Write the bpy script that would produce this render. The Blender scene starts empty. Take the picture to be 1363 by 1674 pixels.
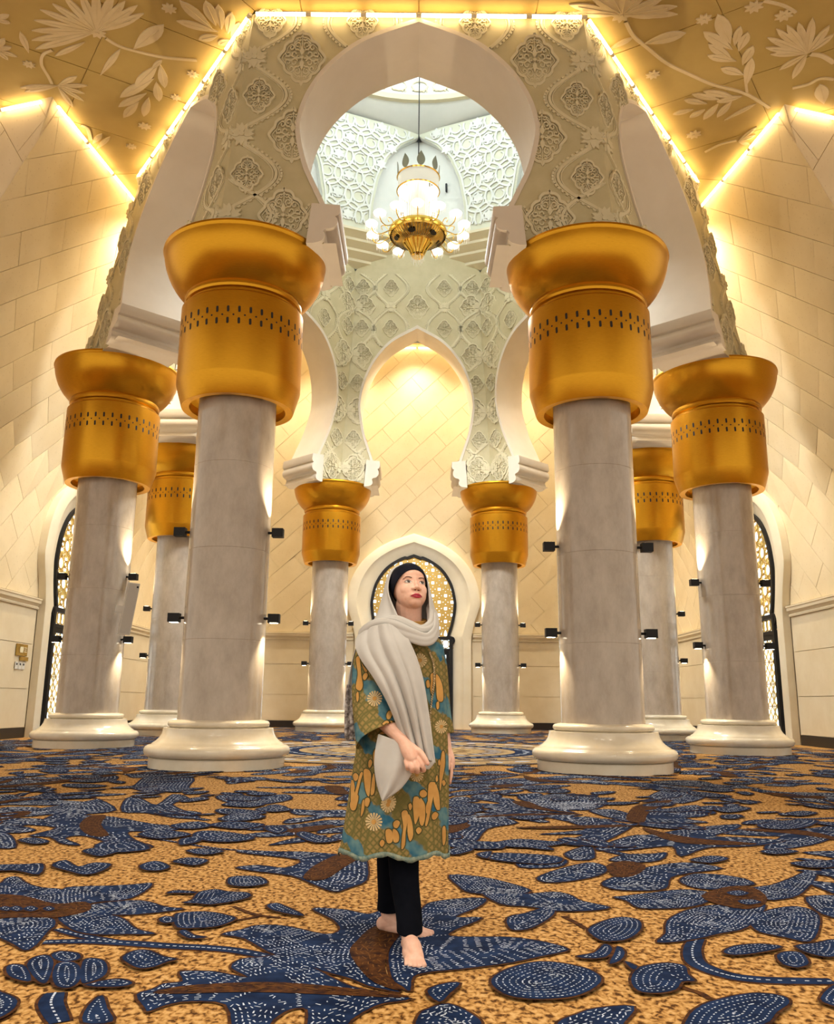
import bpy, bmesh, math, random
import numpy as np
from mathutils import Vector, Matrix, Euler
from math import sin, cos, pi, radians, atan2, hypot, sqrt

random.seed(7)
scene = bpy.context.scene
COL = scene.collection

# ------------------------------------------------------------------ camera
cam_data = bpy.data.cameras.new('camera')
cam_data.sensor_fit = 'HORIZONTAL'
cam_data.sensor_width = 36.0
cam_data.lens = 1389.16 / 1363.0 * 36.0
cam_data.clip_end = 300
cam = bpy.data.objects.new('camera', cam_data)
COL.objects.link(cam)
cam.location = (0.057, -13.699, 1.007)
cam.matrix_world = (Matrix.Translation(cam.location) @ Matrix.Rotation(pi / 2 + 0.2199, 4, 'X')
                    @ Matrix.Rotation(0.0100, 4, 'Z'))
scene.camera = cam

# ------------------------------------------------------------------ view + world
vs = scene.view_settings
vs.view_transform = 'Standard'
vs.look = 'None'
vs.gamma = 1.0
vs.use_curve_mapping = False
vs.exposure = 0.55
scene.cycles.use_denoising = True
scene.cycles.max_bounces = 6
scene.cycles.use_adaptive_sampling = True
scene.cycles.adaptive_threshold = 0.08
scene.cycles.adaptive_min_samples = 16
scene.cycles.diffuse_bounces = 3
scene.cycles.glossy_bounces = 2
scene.cycles.transmission_bounces = 4
scene.cycles.transparent_max_bounces = 8
scene.cycles.sample_clamp_indirect = 6.0
scene.cycles.caustics_reflective = False
scene.cycles.caustics_refractive = False

world = bpy.data.worlds.new('world')
scene.world = world
world.use_nodes = True
bg = world.node_tree.nodes['Background']
bg.inputs[0].default_value = (1.0, 0.88, 0.72, 1)     # soft light of the rest of the hall behind the camera
bg.inputs[1].default_value = 0.8


# ------------------------------------------------------------------ materials
def node_mat(name, base=(0.8, 0.8, 0.8), rough=0.5, metal=0.0, spec=0.5, emit=None, estr=0.0):
    m = bpy.data.materials.new(name)
    m.use_nodes = True
    b = m.node_tree.nodes['Principled BSDF']
    b.inputs['Base Color'].default_value = (*base, 1)
    b.inputs['Roughness'].default_value = rough
    b.inputs['Metallic'].default_value = metal
    b.inputs['Specular IOR Level'].default_value = spec
    if emit:
        b.inputs['Emission Color'].default_value = (*emit, 1)
        b.inputs['Emission Strength'].default_value = estr
    return m


def noise_col(m, c1, c2, scale=5, detail=4, lo=0.35, hi=0.65, stretch=(1, 1, 1), bump=0.0, bscale=None, coord='Object', rough=0.6):
    """mix two colours by noise, optional bump"""
    nt = m.node_tree
    b = nt.nodes['Principled BSDF']
    tc = nt.nodes.new('ShaderNodeTexCoord')
    mp = nt.nodes.new('ShaderNodeMapping')
    mp.inputs['Scale'].default_value = stretch
    nz = nt.nodes.new('ShaderNodeTexNoise')
    nz.inputs['Scale'].default_value = scale
    nz.inputs['Detail'].default_value = detail
    nz.inputs['Roughness'].default_value = rough
    cr = nt.nodes.new('ShaderNodeValToRGB')
    cr.color_ramp.elements[0].position = lo
    cr.color_ramp.elements[1].position = hi
    cr.color_ramp.elements[0].color = (*c1, 1)
    cr.color_ramp.elements[1].color = (*c2, 1)
    nt.links.new(tc.outputs[coord], mp.inputs[0])
    nt.links.new(mp.outputs[0], nz.inputs['Vector'])
    nt.links.new(nz.outputs['Fac'], cr.inputs[0])
    nt.links.new(cr.outputs[0], b.inputs['Base Color'])
    if bump > 0:
        bp = nt.nodes.new('ShaderNodeBump')
        bp.inputs['Strength'].default_value = bump
        bp.inputs['Distance'].default_value = 0.02
        if bscale:
            n2 = nt.nodes.new('ShaderNodeTexNoise')
            n2.inputs['Scale'].default_value = bscale
            nt.links.new(mp.outputs[0], n2.inputs['Vector'])
            nt.links.new(n2.outputs['Fac'], bp.inputs['Height'])
        else:
            nt.links.new(nz.outputs['Fac'], bp.inputs['Height'])
        nt.links.new(bp.outputs[0], b.inputs['Normal'])
    return m


M = {}
M['wall'] = noise_col(node_mat('wall_plaster', rough=0.75, spec=0.25), (0.75, 0.615, 0.395), (0.82, 0.69, 0.475), 0.9, 4, 0.3, 0.7)
# fine acoustic perforation of the wall panels
nt = M['wall'].node_tree
vo = nt.nodes.new('ShaderNodeTexVoronoi'); vo.inputs['Scale'].default_value = 9
lt = nt.nodes.new('ShaderNodeMath'); lt.operation = 'LESS_THAN'; lt.inputs[1].default_value = 0.16
mx = nt.nodes.new('ShaderNodeMix'); mx.data_type = 'RGBA'
tcw = nt.nodes.new('ShaderNodeTexCoord')
nt.links.new(tcw.outputs['Object'], vo.inputs['Vector'])
nt.links.new(vo.outputs['Distance'], lt.inputs[0])
sc_ = nt.nodes.new('ShaderNodeMath'); sc_.operation = 'MULTIPLY'; sc_.inputs[1].default_value = 0.28
nt.links.new(lt.outputs[0], sc_.inputs[0])
nt.links.new(sc_.outputs[0], mx.inputs['Factor'])
bs = nt.nodes['Principled BSDF']
src = bs.inputs['Base Color'].links[0].from_socket
nt.links.new(src, mx.inputs['A']); mx.inputs['B'].default_value = (0.55, 0.42, 0.25, 1)
nt.links.new(mx.outputs['Result'], bs.inputs['Base Color'])

M['dado'] = noise_col(node_mat('dado_stone', rough=0.45, spec=0.4), (0.75, 0.64, 0.45), (0.81, 0.71, 0.53), 1.5)
M['white'] = noise_col(node_mat('white_plaster', rough=0.6, spec=0.3), (0.72, 0.64, 0.54), (0.78, 0.70, 0.60), 0.8)
M['upper'] = noise_col(node_mat('upper_drum_plaster', rough=0.6, spec=0.3), (0.74, 0.76, 0.72), (0.80, 0.81, 0.77), 0.8)
M['drum'] = noise_col(node_mat('drum_plaster', rough=0.55, spec=0.35), (0.54, 0.475, 0.285), (0.60, 0.53, 0.335), 2.5)
M['relief'] = noise_col(node_mat('relief_lit_plaster', rough=0.5, spec=0.4), (0.67, 0.60, 0.405), (0.73, 0.66, 0.46), 3)  # same plaster made lighter; stands in for shadow in the carved ground
M['ceil'] = noise_col(node_mat('ceiling_plaster', rough=0.6, spec=0.3), (0.47, 0.33, 0.10), (0.53, 0.375, 0.125), 0.7)
M['ceil_relief'] = noise_col(node_mat('ceiling_relief', rough=0.6, spec=0.3), (0.68, 0.54, 0.31), (0.74, 0.60, 0.37), 2)
M['black'] = node_mat('black_metal', (0.010, 0.010, 0.012), 0.55, 0.0, 0.3)
M['baseboard'] = node_mat('dark_baseboard', (0.02, 0.014, 0.012), 0.4)
M['led'] = node_mat('led_tube', (1, 0.9, 0.7), 0.5, emit=(1.0, 0.74, 0.38), estr=8.5)
M['ledge'] = node_mat('light_ledge', (0.75, 0.66, 0.48), 0.5)
M['slot'] = node_mat('capital_slot', (0.012, 0.008, 0.004), 0.6)
M['lens'] = node_mat('lamp_lens', (1, 0.95, 0.85), 0.4, emit=(1.0, 0.86, 0.62), estr=12.0)

# brushed gold
g = node_mat('brushed_gold', (0.80, 0.42, 0.045), 0.32, 0.86)
nt = g.node_tree
tc = nt.nodes.new('ShaderNodeTexCoord'); mp = nt.nodes.new('ShaderNodeMapping'); mp.inputs['Scale'].default_value = (3, 3, 60)
nz = nt.nodes.new('ShaderNodeTexNoise'); nz.inputs['Scale'].default_value = 4
cr = nt.nodes.new('ShaderNodeValToRGB')
cr.color_ramp.elements[0].color = (0.50, 0.225, 0.008, 1); cr.color_ramp.elements[1].color = (0.70, 0.35, 0.022, 1)
rr = nt.nodes.new('ShaderNodeMapRange'); rr.inputs[3].default_value = 0.24; rr.inputs[4].default_value = 0.38
b = nt.nodes['Principled BSDF']
nt.links.new(tc.outputs['Object'], mp.inputs[0]); nt.links.new(mp.outputs[0], nz.inputs['Vector'])
nt.links.new(nz.outputs['Fac'], cr.inputs[0]); nt.links.new(cr.outputs[0], b.inputs['Base Color'])
nt.links.new(nz.outputs['Fac'], rr.inputs[0]); nt.links.new(rr.outputs[0], b.inputs['Roughness'])
b.inputs['Anisotropic'].default_value = 0.4
M['gold'] = g
M['polished_gold'] = node_mat('polished_gold', (0.83, 0.55, 0.12), 0.16, 1.0)
M['gold_lattice'] = node_mat('lattice_gold', (0.62, 0.42, 0.12), 0.4, 0.6)

# beige marble with fine vertical veining
m = node_mat('beige_marble', rough=0.14, spec=0.5)
noise_col(m, (0.42, 0.355, 0.29), (0.56, 0.49, 0.415), 4.0, 9, 0.33, 0.70, (1.0, 1.0, 0.5), rough=0.68)
M['marble'] = m
M['base_marble'] = noise_col(node_mat('cream_marble', rough=0.16, spec=0.5), (0.70, 0.62, 0.48), (0.80, 0.73, 0.60), 3.5, 7, 0.3, 0.7)


# ------------------------------------------------------------------ mesh helpers
class MB:
    """collects shapes and links them as ONE mesh object"""
    def __init__(s):
        s.v, s.f, s.m = [], [], []

    def add(s, verts, faces, mi=0):
        o = len(s.v)
        s.v += [tuple(p) for p in verts]
        s.f += [tuple(i + o for i in f) for f in faces]
        s.m += [mi] * len(faces)

    def box(s, x0, x1, y0, y1, z0, z1, mi=0, mat=None):
        vs = [(x, y, z) for z in (z0, z1) for y in (y0, y1) for x in (x0, x1)]
        if mat is not None:
            vs = [mat @ Vector(p) for p in vs]
        s.add(vs, [(0, 2, 3, 1), (4, 5, 7, 6), (0, 1, 5, 4), (2, 6, 7, 3), (0, 4, 6, 2), (1, 3, 7, 5)], mi)

    def lathe(s, prof, n=48, mi=0, cx=0, cy=0, close=False, a0=0, a1=2 * pi):
        full = abs(a1 - a0 - 2 * pi) < 1e-6
        k = n if full else n + 1
        vs = [(cx + r * cos(a0 + (a1 - a0) * j / n), cy + r * sin(a0 + (a1 - a0) * j / n), z) for r, z in prof for j in range(k)]
        fs = []
        for i in range(len(prof) - 1):
            for j in range(n):
                j2 = (j + 1) % k
                fs.append((i * k + j, i * k + j2, (i + 1) * k + j2, (i + 1) * k + j))
        s.add(vs, fs, mi)

    def tube(s, pts, r, n=6, mi=0, cap=True):
        pts = [Vector(p) for p in pts]
        rs = r if isinstance(r, (list, tuple)) else [r] * len(pts)
        ring = []
        up = Vector((0, 0, 1))
        prev = None
        for i, p in enumerate(pts):
            t = (pts[min(i + 1, len(pts) - 1)] - pts[max(i - 1, 0)]).normalized()
            if prev is None:
                a = up if abs(t.dot(up)) < 0.95 else Vector((1, 0, 0))
                e = (a - t * a.dot(t)).normalized()
            else:
                e = (prev - t * prev.dot(t))
                e = e.normalized() if e.length > 1e-6 else prev
            prev = e
            fdir = t.cross(e)
            ring.append([p + (e * cos(2 * pi * j / n) + fdir * sin(2 * pi * j / n)) * rs[i] for j in range(n)])
        vs = [q for rg in ring for q in rg]
        fs = [(i * n + j, i * n + (j + 1) % n, (i + 1) * n + (j + 1) % n, (i + 1) * n + j) for i in range(len(pts) - 1) for j in range(n)]
        if cap:
            fs.append(tuple(range(n - 1, -1, -1)))
            fs.append(tuple((len(pts) - 1) * n + j for j in range(n)))
        s.add(vs, fs, mi)

    def prism(s, poly, fn, h0, h1, mi=0, bottom=True):
        """poly: 2D points; fn(u, v, h) -> 3D; extrudes from h0 to h1"""
        n = len(poly)
        s.k = (getattr(s, 'k', 0) + 7) % 23
        h1 = h1 + s.k * 0.00004
        vs = [fn(u, v, h0) for u, v in poly] + [fn(u, v, h1) for u, v in poly]
        fs = [tuple(range(n, 2 * n))] + [(i, (i + 1) % n, n + (i + 1) % n, n + i) for i in range(n)]
        if bottom:
            fs.append(tuple(range(n - 1, -1, -1)))
        s.add(vs, fs, mi)

    def ribbon(s, pts, w, fn, h0, h1, mi=0):
        """flat raised strip along a 2D polyline, width w (float or list)"""
        n = len(pts)
        s.k = (getattr(s, 'k', 0) + 7) % 23
        h1 = h1 + s.k * 0.00004          # crossing strips never share a plane
        ws = w if isinstance(w, (list, tuple)) else [w] * n
        L, R = [], []
        for i, (x, y) in enumerate(pts):
            a, b_ = pts[max(i - 1, 0)], pts[min(i + 1, n - 1)]
            dx, dy = b_[0] - a[0], b_[1] - a[1]
            l = hypot(dx, dy) or 1
            nx, ny = -dy / l, dx / l
            L.append((x + nx * ws[i] / 2, y + ny * ws[i] / 2)); R.append((x - nx * ws[i] / 2, y - ny * ws[i] / 2))
        vs = [fn(*p, h1) for p in L] + [fn(*p, h1) for p in R] + [fn(*p, h0) for p in L] + [fn(*p, h0) for p in R]
        fs = []
        for i in range(n - 1):
            fs += [(n + i, n + i + 1, i + 1, i), (i, i + 1, 2 * n + i + 1, 2 * n + i), (n + i + 1, n + i, 3 * n + i, 3 * n + i + 1)]
        s.add(vs, fs, mi)

    def mesh(s, name, mats, smooth=True, angle=40, recalc=True):
        me = bpy.data.meshes.new(name)
        me.from_pydata(s.v, [], s.f)
        for m_ in (mats if isinstance(mats, (list, tuple)) else [mats]):
            me.materials.append(M[m_] if isinstance(m_, str) else m_)
        me.polygons.foreach_set('material_index', s.m)
        if recalc:
            bm = bmesh.new(); bm.from_mesh(me)
            bmesh.ops.recalc_face_normals(bm, faces=bm.faces)
            bm.to_mesh(me); bm.free()
        me.polygons.foreach_set('use_smooth', [smooth] * len(me.polygons))
        if smooth:
            me.set_sharp_from_angle(angle=radians(angle))
        me.update()
        return me

    def build(s, name, mats, parent=None, smooth=True, angle=40, recalc=True):
        return link(name, s.mesh(name, mats, smooth, angle, recalc), parent)


def link(name, data, parent=None, mat=None):
    o = bpy.data.objects.new(name, data)
    COL.objects.link(o)
    if parent is not None:
        o.parent = parent
    if mat is not None:
        o.matrix_local = mat
    return o


def tag(o, label=None, cat=None, group=None, kind=None):
    if label: o['label'] = label
    if cat: o['category'] = cat
    if group: o['group'] = group
    if kind: o['kind'] = kind
    return o


def empty(name, loc=(0, 0, 0), rz=0):
    o = bpy.data.objects.new(name, None)
    COL.objects.link(o)
    o.location = loc
    o.rotation_euler = (0, 0, rz)
    o.empty_display_size = 0.2
    return o


def copy_tree(o, parent=None):
    c = o.copy()
    COL.objects.link(c)
    if parent is not None:
        c.parent = parent
    for ch in list(o.children):
        copy_tree(ch, c)
    return c


def clip_poly(poly, a, b, c):
    """keep the part of a 2D polygon where a*x + b*y <= c"""
    out = []
    for i in range(len(poly)):
        p, q = poly[i], poly[(i + 1) % len(poly)]
        dp, dq = a * p[0] + b * p[1] - c, a * q[0] + b * q[1] - c
        if dp <= 0: out.append(p)
        if (dp < 0 < dq) or (dq < 0 < dp):
            t = dp / (dp - dq)
            out.append((p[0] + t * (q[0] - p[0]), p[1] + t * (q[1] - p[1])))
    return out


def clip_convex(poly, conv):
    """clip by a counter-clockwise convex polygon"""
    for i in range(len(conv)):
        p, q = conv[i], conv[(i + 1) % len(conv)]
        nx, ny = q[1] - p[1], -(q[0] - p[0])
        poly = clip_poly(poly, nx, ny, nx * p[0] + ny * p[1])
        if len(poly) < 3: return []
    return poly


def area(poly):
    return 0.5 * sum(poly[i][0] * poly[(i + 1) % len(poly)][1] - poly[(i + 1) % len(poly)][0] * poly[i][1] for i in range(len(poly)))


def inset(poly, d):
    """shrink a convex ccw polygon"""
    n = len(poly)
    out = poly
    for i in range(n):
        p, q = poly[i], poly[(i + 1) % n]
        l = hypot(q[0] - p[0], q[1] - p[1])
        if l < 1e-5: continue
        nx, ny = (q[1] - p[1]) / l, -(q[0] - p[0]) / l
        out = clip_poly(out, nx, ny, nx * p[0] + ny * p[1] - d)
        if len(out) < 3: return []
    return out


def catmull(pts, n=6, closed=False):
    out = []
    N = len(pts)
    rng = range(N if closed else N - 1)
    for i in rng:
        p0 = pts[(i - 1) % N] if closed else pts[max(i - 1, 0)]
        p1 = pts[i]; p2 = pts[(i + 1) % N]
        p3 = pts[(i + 2) % N] if closed else pts[min(i + 2, N - 1)]
        for k in range(n):
            t = k / n
            out.append(tuple(0.5 * (2 * b_ + (c_ - a_) * t + (2 * a_ - 5 * b_ + 4 * c_ - d_) * t * t + (3 * b_ - a_ - 3 * c_ + d_) * t ** 3)
                             for a_, b_, c_, d_ in zip(p0, p1, p2, p3)))
    if not closed: out.append(tuple(pts[-1]))
    return out


# ------------------------------------------------------------------ plan of the rotunda
COLS = {'NL': (-3.0, 0.0), 'NR': (3.0, 0.0), 'SR': (7.06, 5.27), 'BR': (7.26, 12.05),
        'FR': (3.02, 16.4), 'FL': (-3.02, 16.4), 'BL': (-7.26, 12.05), 'SL': (-7.06, 5.27)}
RING = ['NL', 'NR', 'SR', 'BR', 'FR', 'FL', 'BL', 'SL']
ZCAP, ZTOP = 8.62, 13.10


def zceil(y):
    return 13.10 + 0.107 * (y + 0.75)


def D(x, y, z):
    """the drum draws in slightly and its top edge follows the sloping ceiling"""
    t = max(0.0, min(1.0, (z - 8.6) / 4.5))
    k = 1 - 0.126 * t
    return Vector((x * k, y, z + 0.107 * (y + 0.75) * t))


def offset_ring(d):
    """ring of the eight column axes moved outward by d (mitred)"""
    pts = [Vector((*COLS[k], 0)) for k in RING]
    n = len(pts); out = []
    for i in range(n):
        a, b_, c_ = pts[i - 1], pts[i], pts[(i + 1) % n]
        d1 = (b_ - a).normalized(); d2 = (c_ - b_).normalized()
        n1 = Vector((d1.y, -d1.x, 0)); n2 = Vector((d2.y, -d2.x, 0))
        m_ = (n1 + n2).normalized()
        out.append(b_ + m_ * d / m_.dot(n1))
    return out


RO, RI = offset_ring(0.75), offset_ring(-0.75)

# ------------------------------------------------------------------ floor
mb = MB()
mb.add([(-24, -20, 0), (24, -20, 0), (24, 24, 0), (-24, 24, 0)], [(0, 1, 2, 3)])
M['carpet'] = node_mat('carpet_ground', (0.5, 0.3, 0.1), 0.95, spec=0.1)
floor = mb.build('floor', 'carpet', smooth=False)
tag(floor, 'patterned carpet floor in tan and navy', kind='structure')
nt = M['carpet'].node_tree
b = nt.nodes['Principled BSDF']
tc = nt.nodes.new('ShaderNodeTexCoord')
mp = nt.nodes.new('ShaderNodeMapping'); mp.inputs['Scale'].default_value = (27, 19, 1); mp.inputs['Rotation'].default_value = (0, 0, 0.3)
n1 = nt.nodes.new('ShaderNodeTexNoise'); n1.inputs['Scale'].default_value = 1.6; n1.inputs['Detail'].default_value = 2; n1.inputs['Distortion'].default_value = 0.4
n2 = nt.nodes.new('ShaderNodeTexNoise'); n2.inputs['Scale'].default_value = 0.9
c1 = nt.nodes.new('ShaderNodeValToRGB')
e = c1.color_ramp.elements
e[0].position = 0.36; e[0].color = (0.085, 0.036, 0.010, 1)
e[1].position = 0.66; e[1].color = (0.66, 0.41, 0.17, 1)
e2 = e.new(0.44); e2.color = (0.31, 0.15, 0.042, 1)
e3 = e.new(0.53); e3.color = (0.53, 0.295, 0.095, 1)
nt.links.new(tc.outputs['Object'], mp.inputs[0]); nt.links.new(mp.outputs[0], n1.inputs['Vector'])
nt.links.new(n1.outputs['Fac'], c1.inputs[0]); nt.links.new(c1.outputs[0], b.inputs['Base Color'])

# ------------------------------------------------------------------ walls (draw inward towards the top)
WX, WY, WC = 10.2, 20.0, 4.4      # side wall, far wall, inner corner


def lean(z):
    t = max(0.0, (z - 6.5) / 7.0)
    return 2.55 * t ** 1.35


def wall_fn(kind):
    if kind == 'left':
        return lambda u, z, h: Vector((-WX + lean(z) + h, u, z))
    if kind == 'right':
        return lambda u, z, h: Vector((WX - lean(z) - h, u, z))
    if kind == 'far':
        return lambda u, z, h: Vector((u, WY - 0.45 * lean(z) - h, z))
    s = -1 if kind == 'wing_left' else 1
    d = Vector((s * 0.952, 0.307, 0)); nrm = Vector((s * 0.307, -0.952, 0))
    if s > 0: nrm = Vector((0.307, -0.952, 0)); nrm = Vector((nrm.x, nrm.y, 0))
    o = Vector((s * WX, WC, 0))
    def fn(u, z, h):
        # the wing leans by moving along its normal; its inner end follows the fold
        base = o + Vector((-s * lean(z), -lean(z), 0))
        return base + d * u + Vector((s * 0.307, -0.952, 0)) * h + Vector((0, 0, z))
    return fn


def wall_sheet(name, kind, u0, u1, ztop, label):
    fn = wall_fn(kind)
    mb = MB()
    NU, NZ = 12, 28
    zs = [i / NZ for i in range(NZ + 1)]
    vs = []
    for t in zs:
        for j in range(NU + 1):
            u = u0 + (u1 - u0) * j / NU
            z = t * ztop(u)
            vs.append(fn(u, z, 0))
    mb.add(vs, [(i * (NU + 1) + j, i * (NU + 1) + j + 1, (i + 1) * (NU + 1) + j + 1, (i + 1) * (NU + 1) + j) for i in range(NZ) for j in range(NU)])
    w = mb.build(name, 'wall')
    tag(w, label, kind='structure')
    return w, fn


PORTALS = {'left': 12.75, 'right': 12.75, 'far': -0.05}


def wall_panels(parent, fn, u0, u1, ztop, z0, portal=None, u_clip=None, ang=42, bw=1.5, bh=0.75):
    """raised ashlar panels laid diagonally above the dado"""
    ca, sa = cos(radians(ang)), sin(radians(ang))
    um, zm = (u0 + u1) / 2, 8
    n = 16
    for i in range(-n, n + 1):
        for j in range(-n * 2, n * 2 + 1):
            x0 = i * bw + (bw / 2 if j % 2 else 0); y0 = j * bh
            rect = [(x0, y0), (x0 + bw, y0), (x0 + bw, y0 + bh), (x0, y0 + bh)]
            P = [(um + x * ca - y * sa, zm + x * sa + y * ca) for x, y in rect]
            zt = ztop((min(max(P[0][0], u0), u1)))
            P = clip_poly(P, -1, 0, -u0); P = clip_poly(P, 1, 0, u1) if P else P
            P = clip_poly(P, 0, -1, -z0) if P else P
            P = clip_poly(P, 0, 1, zt) if P else P
            if len(P) < 3 or area(P) < 0.03: continue
            P = inset(P, 0.006)
            if len(P) < 3 or area(P) < 0.03: continue
            if portal is not None:
                cu = sum(p[0] for p in P) / len(P); cz = sum(p[1] for p in P) / len(P)
                if abs(cu - portal) < 1.9 and cz < 6.6: continue
            mb = MB()
            mb.prism(P, fn, 0.0, 0.022 + 0.006 * random.random(), bottom=False)
            mb.build('panel', 'wall', parent, smooth=False)


def wall_dado(parent, fn, u0, u1, portal=None):
    """skirting, three courses of stone and the moulded dado rail"""
    spans = [(u0, u1)] if portal is None else [(u0, portal - 2.35), (portal + 2.35, u1)]
    for a, b_ in spans:
        if b_ - a < 0.2: continue
        mb = MB(); mb.prism([(a, 0.0), (b_, 0.0), (b_, 0.26), (a, 0.26)], fn, 0, 0.05)
        mb.build('baseboard', 'baseboard', parent, smooth=False)
        for (za, zb) in [(0.27, 1.235), (1.25, 2.395), (2.41, 3.33)]:
            k = max(1, round((b_ - a) / 4.2))
            for q in range(k):
                ua, ub = a + (b_ - a) * q / k, a + (b_ - a) * (q + 1) / k
                mb = MB(); mb.prism([(ua, za), (ub - 0.008, za), (ub - 0.008, zb), (ua, zb)], fn, 0, 0.045)
                mb.build('panel', 'dado', parent, smooth=False)
        mb = MB()
        prof = [(0, 3.33), (0.09, 3.34), (0.10, 3.38), (0.07, 3.41), (0.12, 3.47), (0.15, 3.49), (0.15, 3.56), (0.17, 3.58), (0.17, 3.62), (0, 3.64)]
        vs = [fn(u, z, h) for u in (a, b_) for h, z in prof]
        n = len(prof)
        mb.add(vs, [(i, i + 1, n + i + 1, n + i) for i in range(n - 1)] + [tuple(range(n)), tuple(range(2 * n - 1, n - 1, -1))])
        mb.build('dado_rail', 'dado', parent, angle=30)


ZT = lambda u: zceil(u)
ZF = lambda u: zceil(WY)
wl, fnl = wall_sheet('wall_left', 'left', WC, WY, ZT, 'cream panelled wall on the left with dado and door')
wr, fnr = wall_sheet('wall_right', 'right', WC, WY, ZT, 'cream panelled wall on the right with dado and door')
wf, fnf = wall_sheet('wall_back', 'far', -WX, WX, ZF, 'cream panelled far wall with arched window')
for w, fn, u0, u1, zt, po in ((wl, fnl, WC - 2.2, WY, ZT, 11.6), (wr, fnr, WC - 2.2, WY, ZT, 11.6), (wf, fnf, -WX, WX, ZF, -0.05)):
    wall_panels(w, fn, u0, u1, zt, 3.66, po)
    wall_dado(w, fn, u0 if w is wf else WC, u1, po)
# the strip of side wall between the fold and the straight run
for w, fn, s in ((wl, fnl, -1), (wr, fnr, 1)):
    mb = MB(); NZ = 24
    vs = []
    for i in range(NZ + 1):
        z = 13.38 * i / NZ
        vs += [fn(WC - lean(z), z, 0), fn(WC + 0.01, z, 0)]
    mb.add(vs, [(2 * i, 2 * i + 1, 2 * i + 3, 2 * i + 2) for i in range(NZ)])
    mb.build('fold_strip', 'wall', w)
for side, s in (('left', -1), ('right', 1)):
    ww, fnw = wall_sheet('wall_wing_' + side, 'wing_' + side, 0, 9.0, lambda u: 13.42 + 0.033 * u, 'cream wall wing folding away at the upper ' + side + ' edge')
    wall_panels(ww, fnw, 0, 9.0, lambda u: 13.40 + 0.033 * u, 3.66)
    wall_dado(ww, fnw, 0, 9.0)

# ------------------------------------------------------------------ ceiling sectors with panels
ceil = empty('ceiling')
tag(ceil, 'sloping cream gold ceiling with carved flowers', kind='structure')


def cfn(x, y, h):
    return Vector((x, y, zceil(y) - h))


def dtop(p):
    q = D(p.x, p.y, ZTOP)
    return (q.x, q.y)


OCT = [dtop(p) for p in RO]          # NL NR SR BR FR FL BL SL, counter-clockwise seen from above
sectors = {
    'front': [(-14, -18), (14, -18), (OCT[1][0], OCT[1][1]), (OCT[0][0], OCT[0][1])],
    'fleft': [(-14, -18), OCT[0], OCT[7], (-18, 6.3), (-20, 2)],
    'fright': [(14, -18), (20, 2), (18, 6.3), OCT[2], OCT[1]],
    'left': [(-18, 6.3), OCT[7], OCT[6], (-18, 14)],
    'right': [(18, 6.3), (18, 14), OCT[3], OCT[2]],
    'bleft': [(-18, 14), OCT[6], OCT[5], (-6, 21), (-18, 21)],
    'bright': [(18, 14), (18, 21), (6, 21), OCT[4], OCT[3]],
    'back': [(-6, 21), OCT[5], OCT[4], (6, 21)],
}
for nm, poly in sectors.items():
    if area(poly) < 0: poly = poly[::-1]
    mb = MB()
    mb.prism(poly, lambda x, y, h: cfn(x, y, h), -0.25, -0.02)
    mb.build('ceiling_slab', 'ceil', ceil, smooth=False)
    # panels aligned with the drum edge of the sector
    e0 = {'front': (0, 1), 'fleft': (0, 7), 'fright': (1, 2), 'left': (7, 6), 'right': (2, 3), 'bleft': (6, 5), 'bright': (3, 4), 'back': (5, 4)}[nm]
    A, B = Vector(OCT[e0[0]]), Vector(OCT[e0[1]])
    d = (B - A).normalized(); nn = Vector((-d.y, d.x))
    mid = (A + B) / 2
    step = 2.1
    for i in range(-10, 10):
        for j in range(-10, 10):
            quad = [(i * step, j * step), ((i + 1) * step, j * step), ((i + 1) * step, (j + 1) * step), (i * step, (j + 1) * step)]
            P = [tuple(mid + d * a_ + nn * b_) for a_, b_ in quad]
            if area(P) < 0: P = P[::-1]
            P = clip_convex(P, poly)
            if len(P) < 3 or area(P) < 0.1: continue
            P = inset(P, 0.010)
            if len(P) < 3: continue
            mb = MB(); mb.prism(P, cfn, -0.02, 0.0 + 0.004 * random.random(), bottom=False)
            mb.build('panel', 'ceil', ceil, smooth=False)

# ------------------------------------------------------------------ drum faces with horseshoe arches
drum = empty('wall_drum')
tag(drum, 'octagonal arcade drum carried on gold capitals', kind='structure')
AR = [(1.53, 9.17), (1.70, 9.55), (1.89, 9.99), (2.02, 10.52), (2.03, 10.87), (1.87, 11.42), (1.52, 11.97), (0.93, 12.48), (0.0, 12.88)]
_k = 0.126 / 4.5
AR = [(u / (1 - _k * (z - 8.6)), z) for u, z in AR]
HALF = catmull([(1.46, 8.90)] + AR, 6)[6:]
ARCH = [(-u, z) for u, z in HALF] + [(u, z) for u, z in HALF[-2::-1]]     # left spring -> apex -> right spring
FACES = {}


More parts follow.
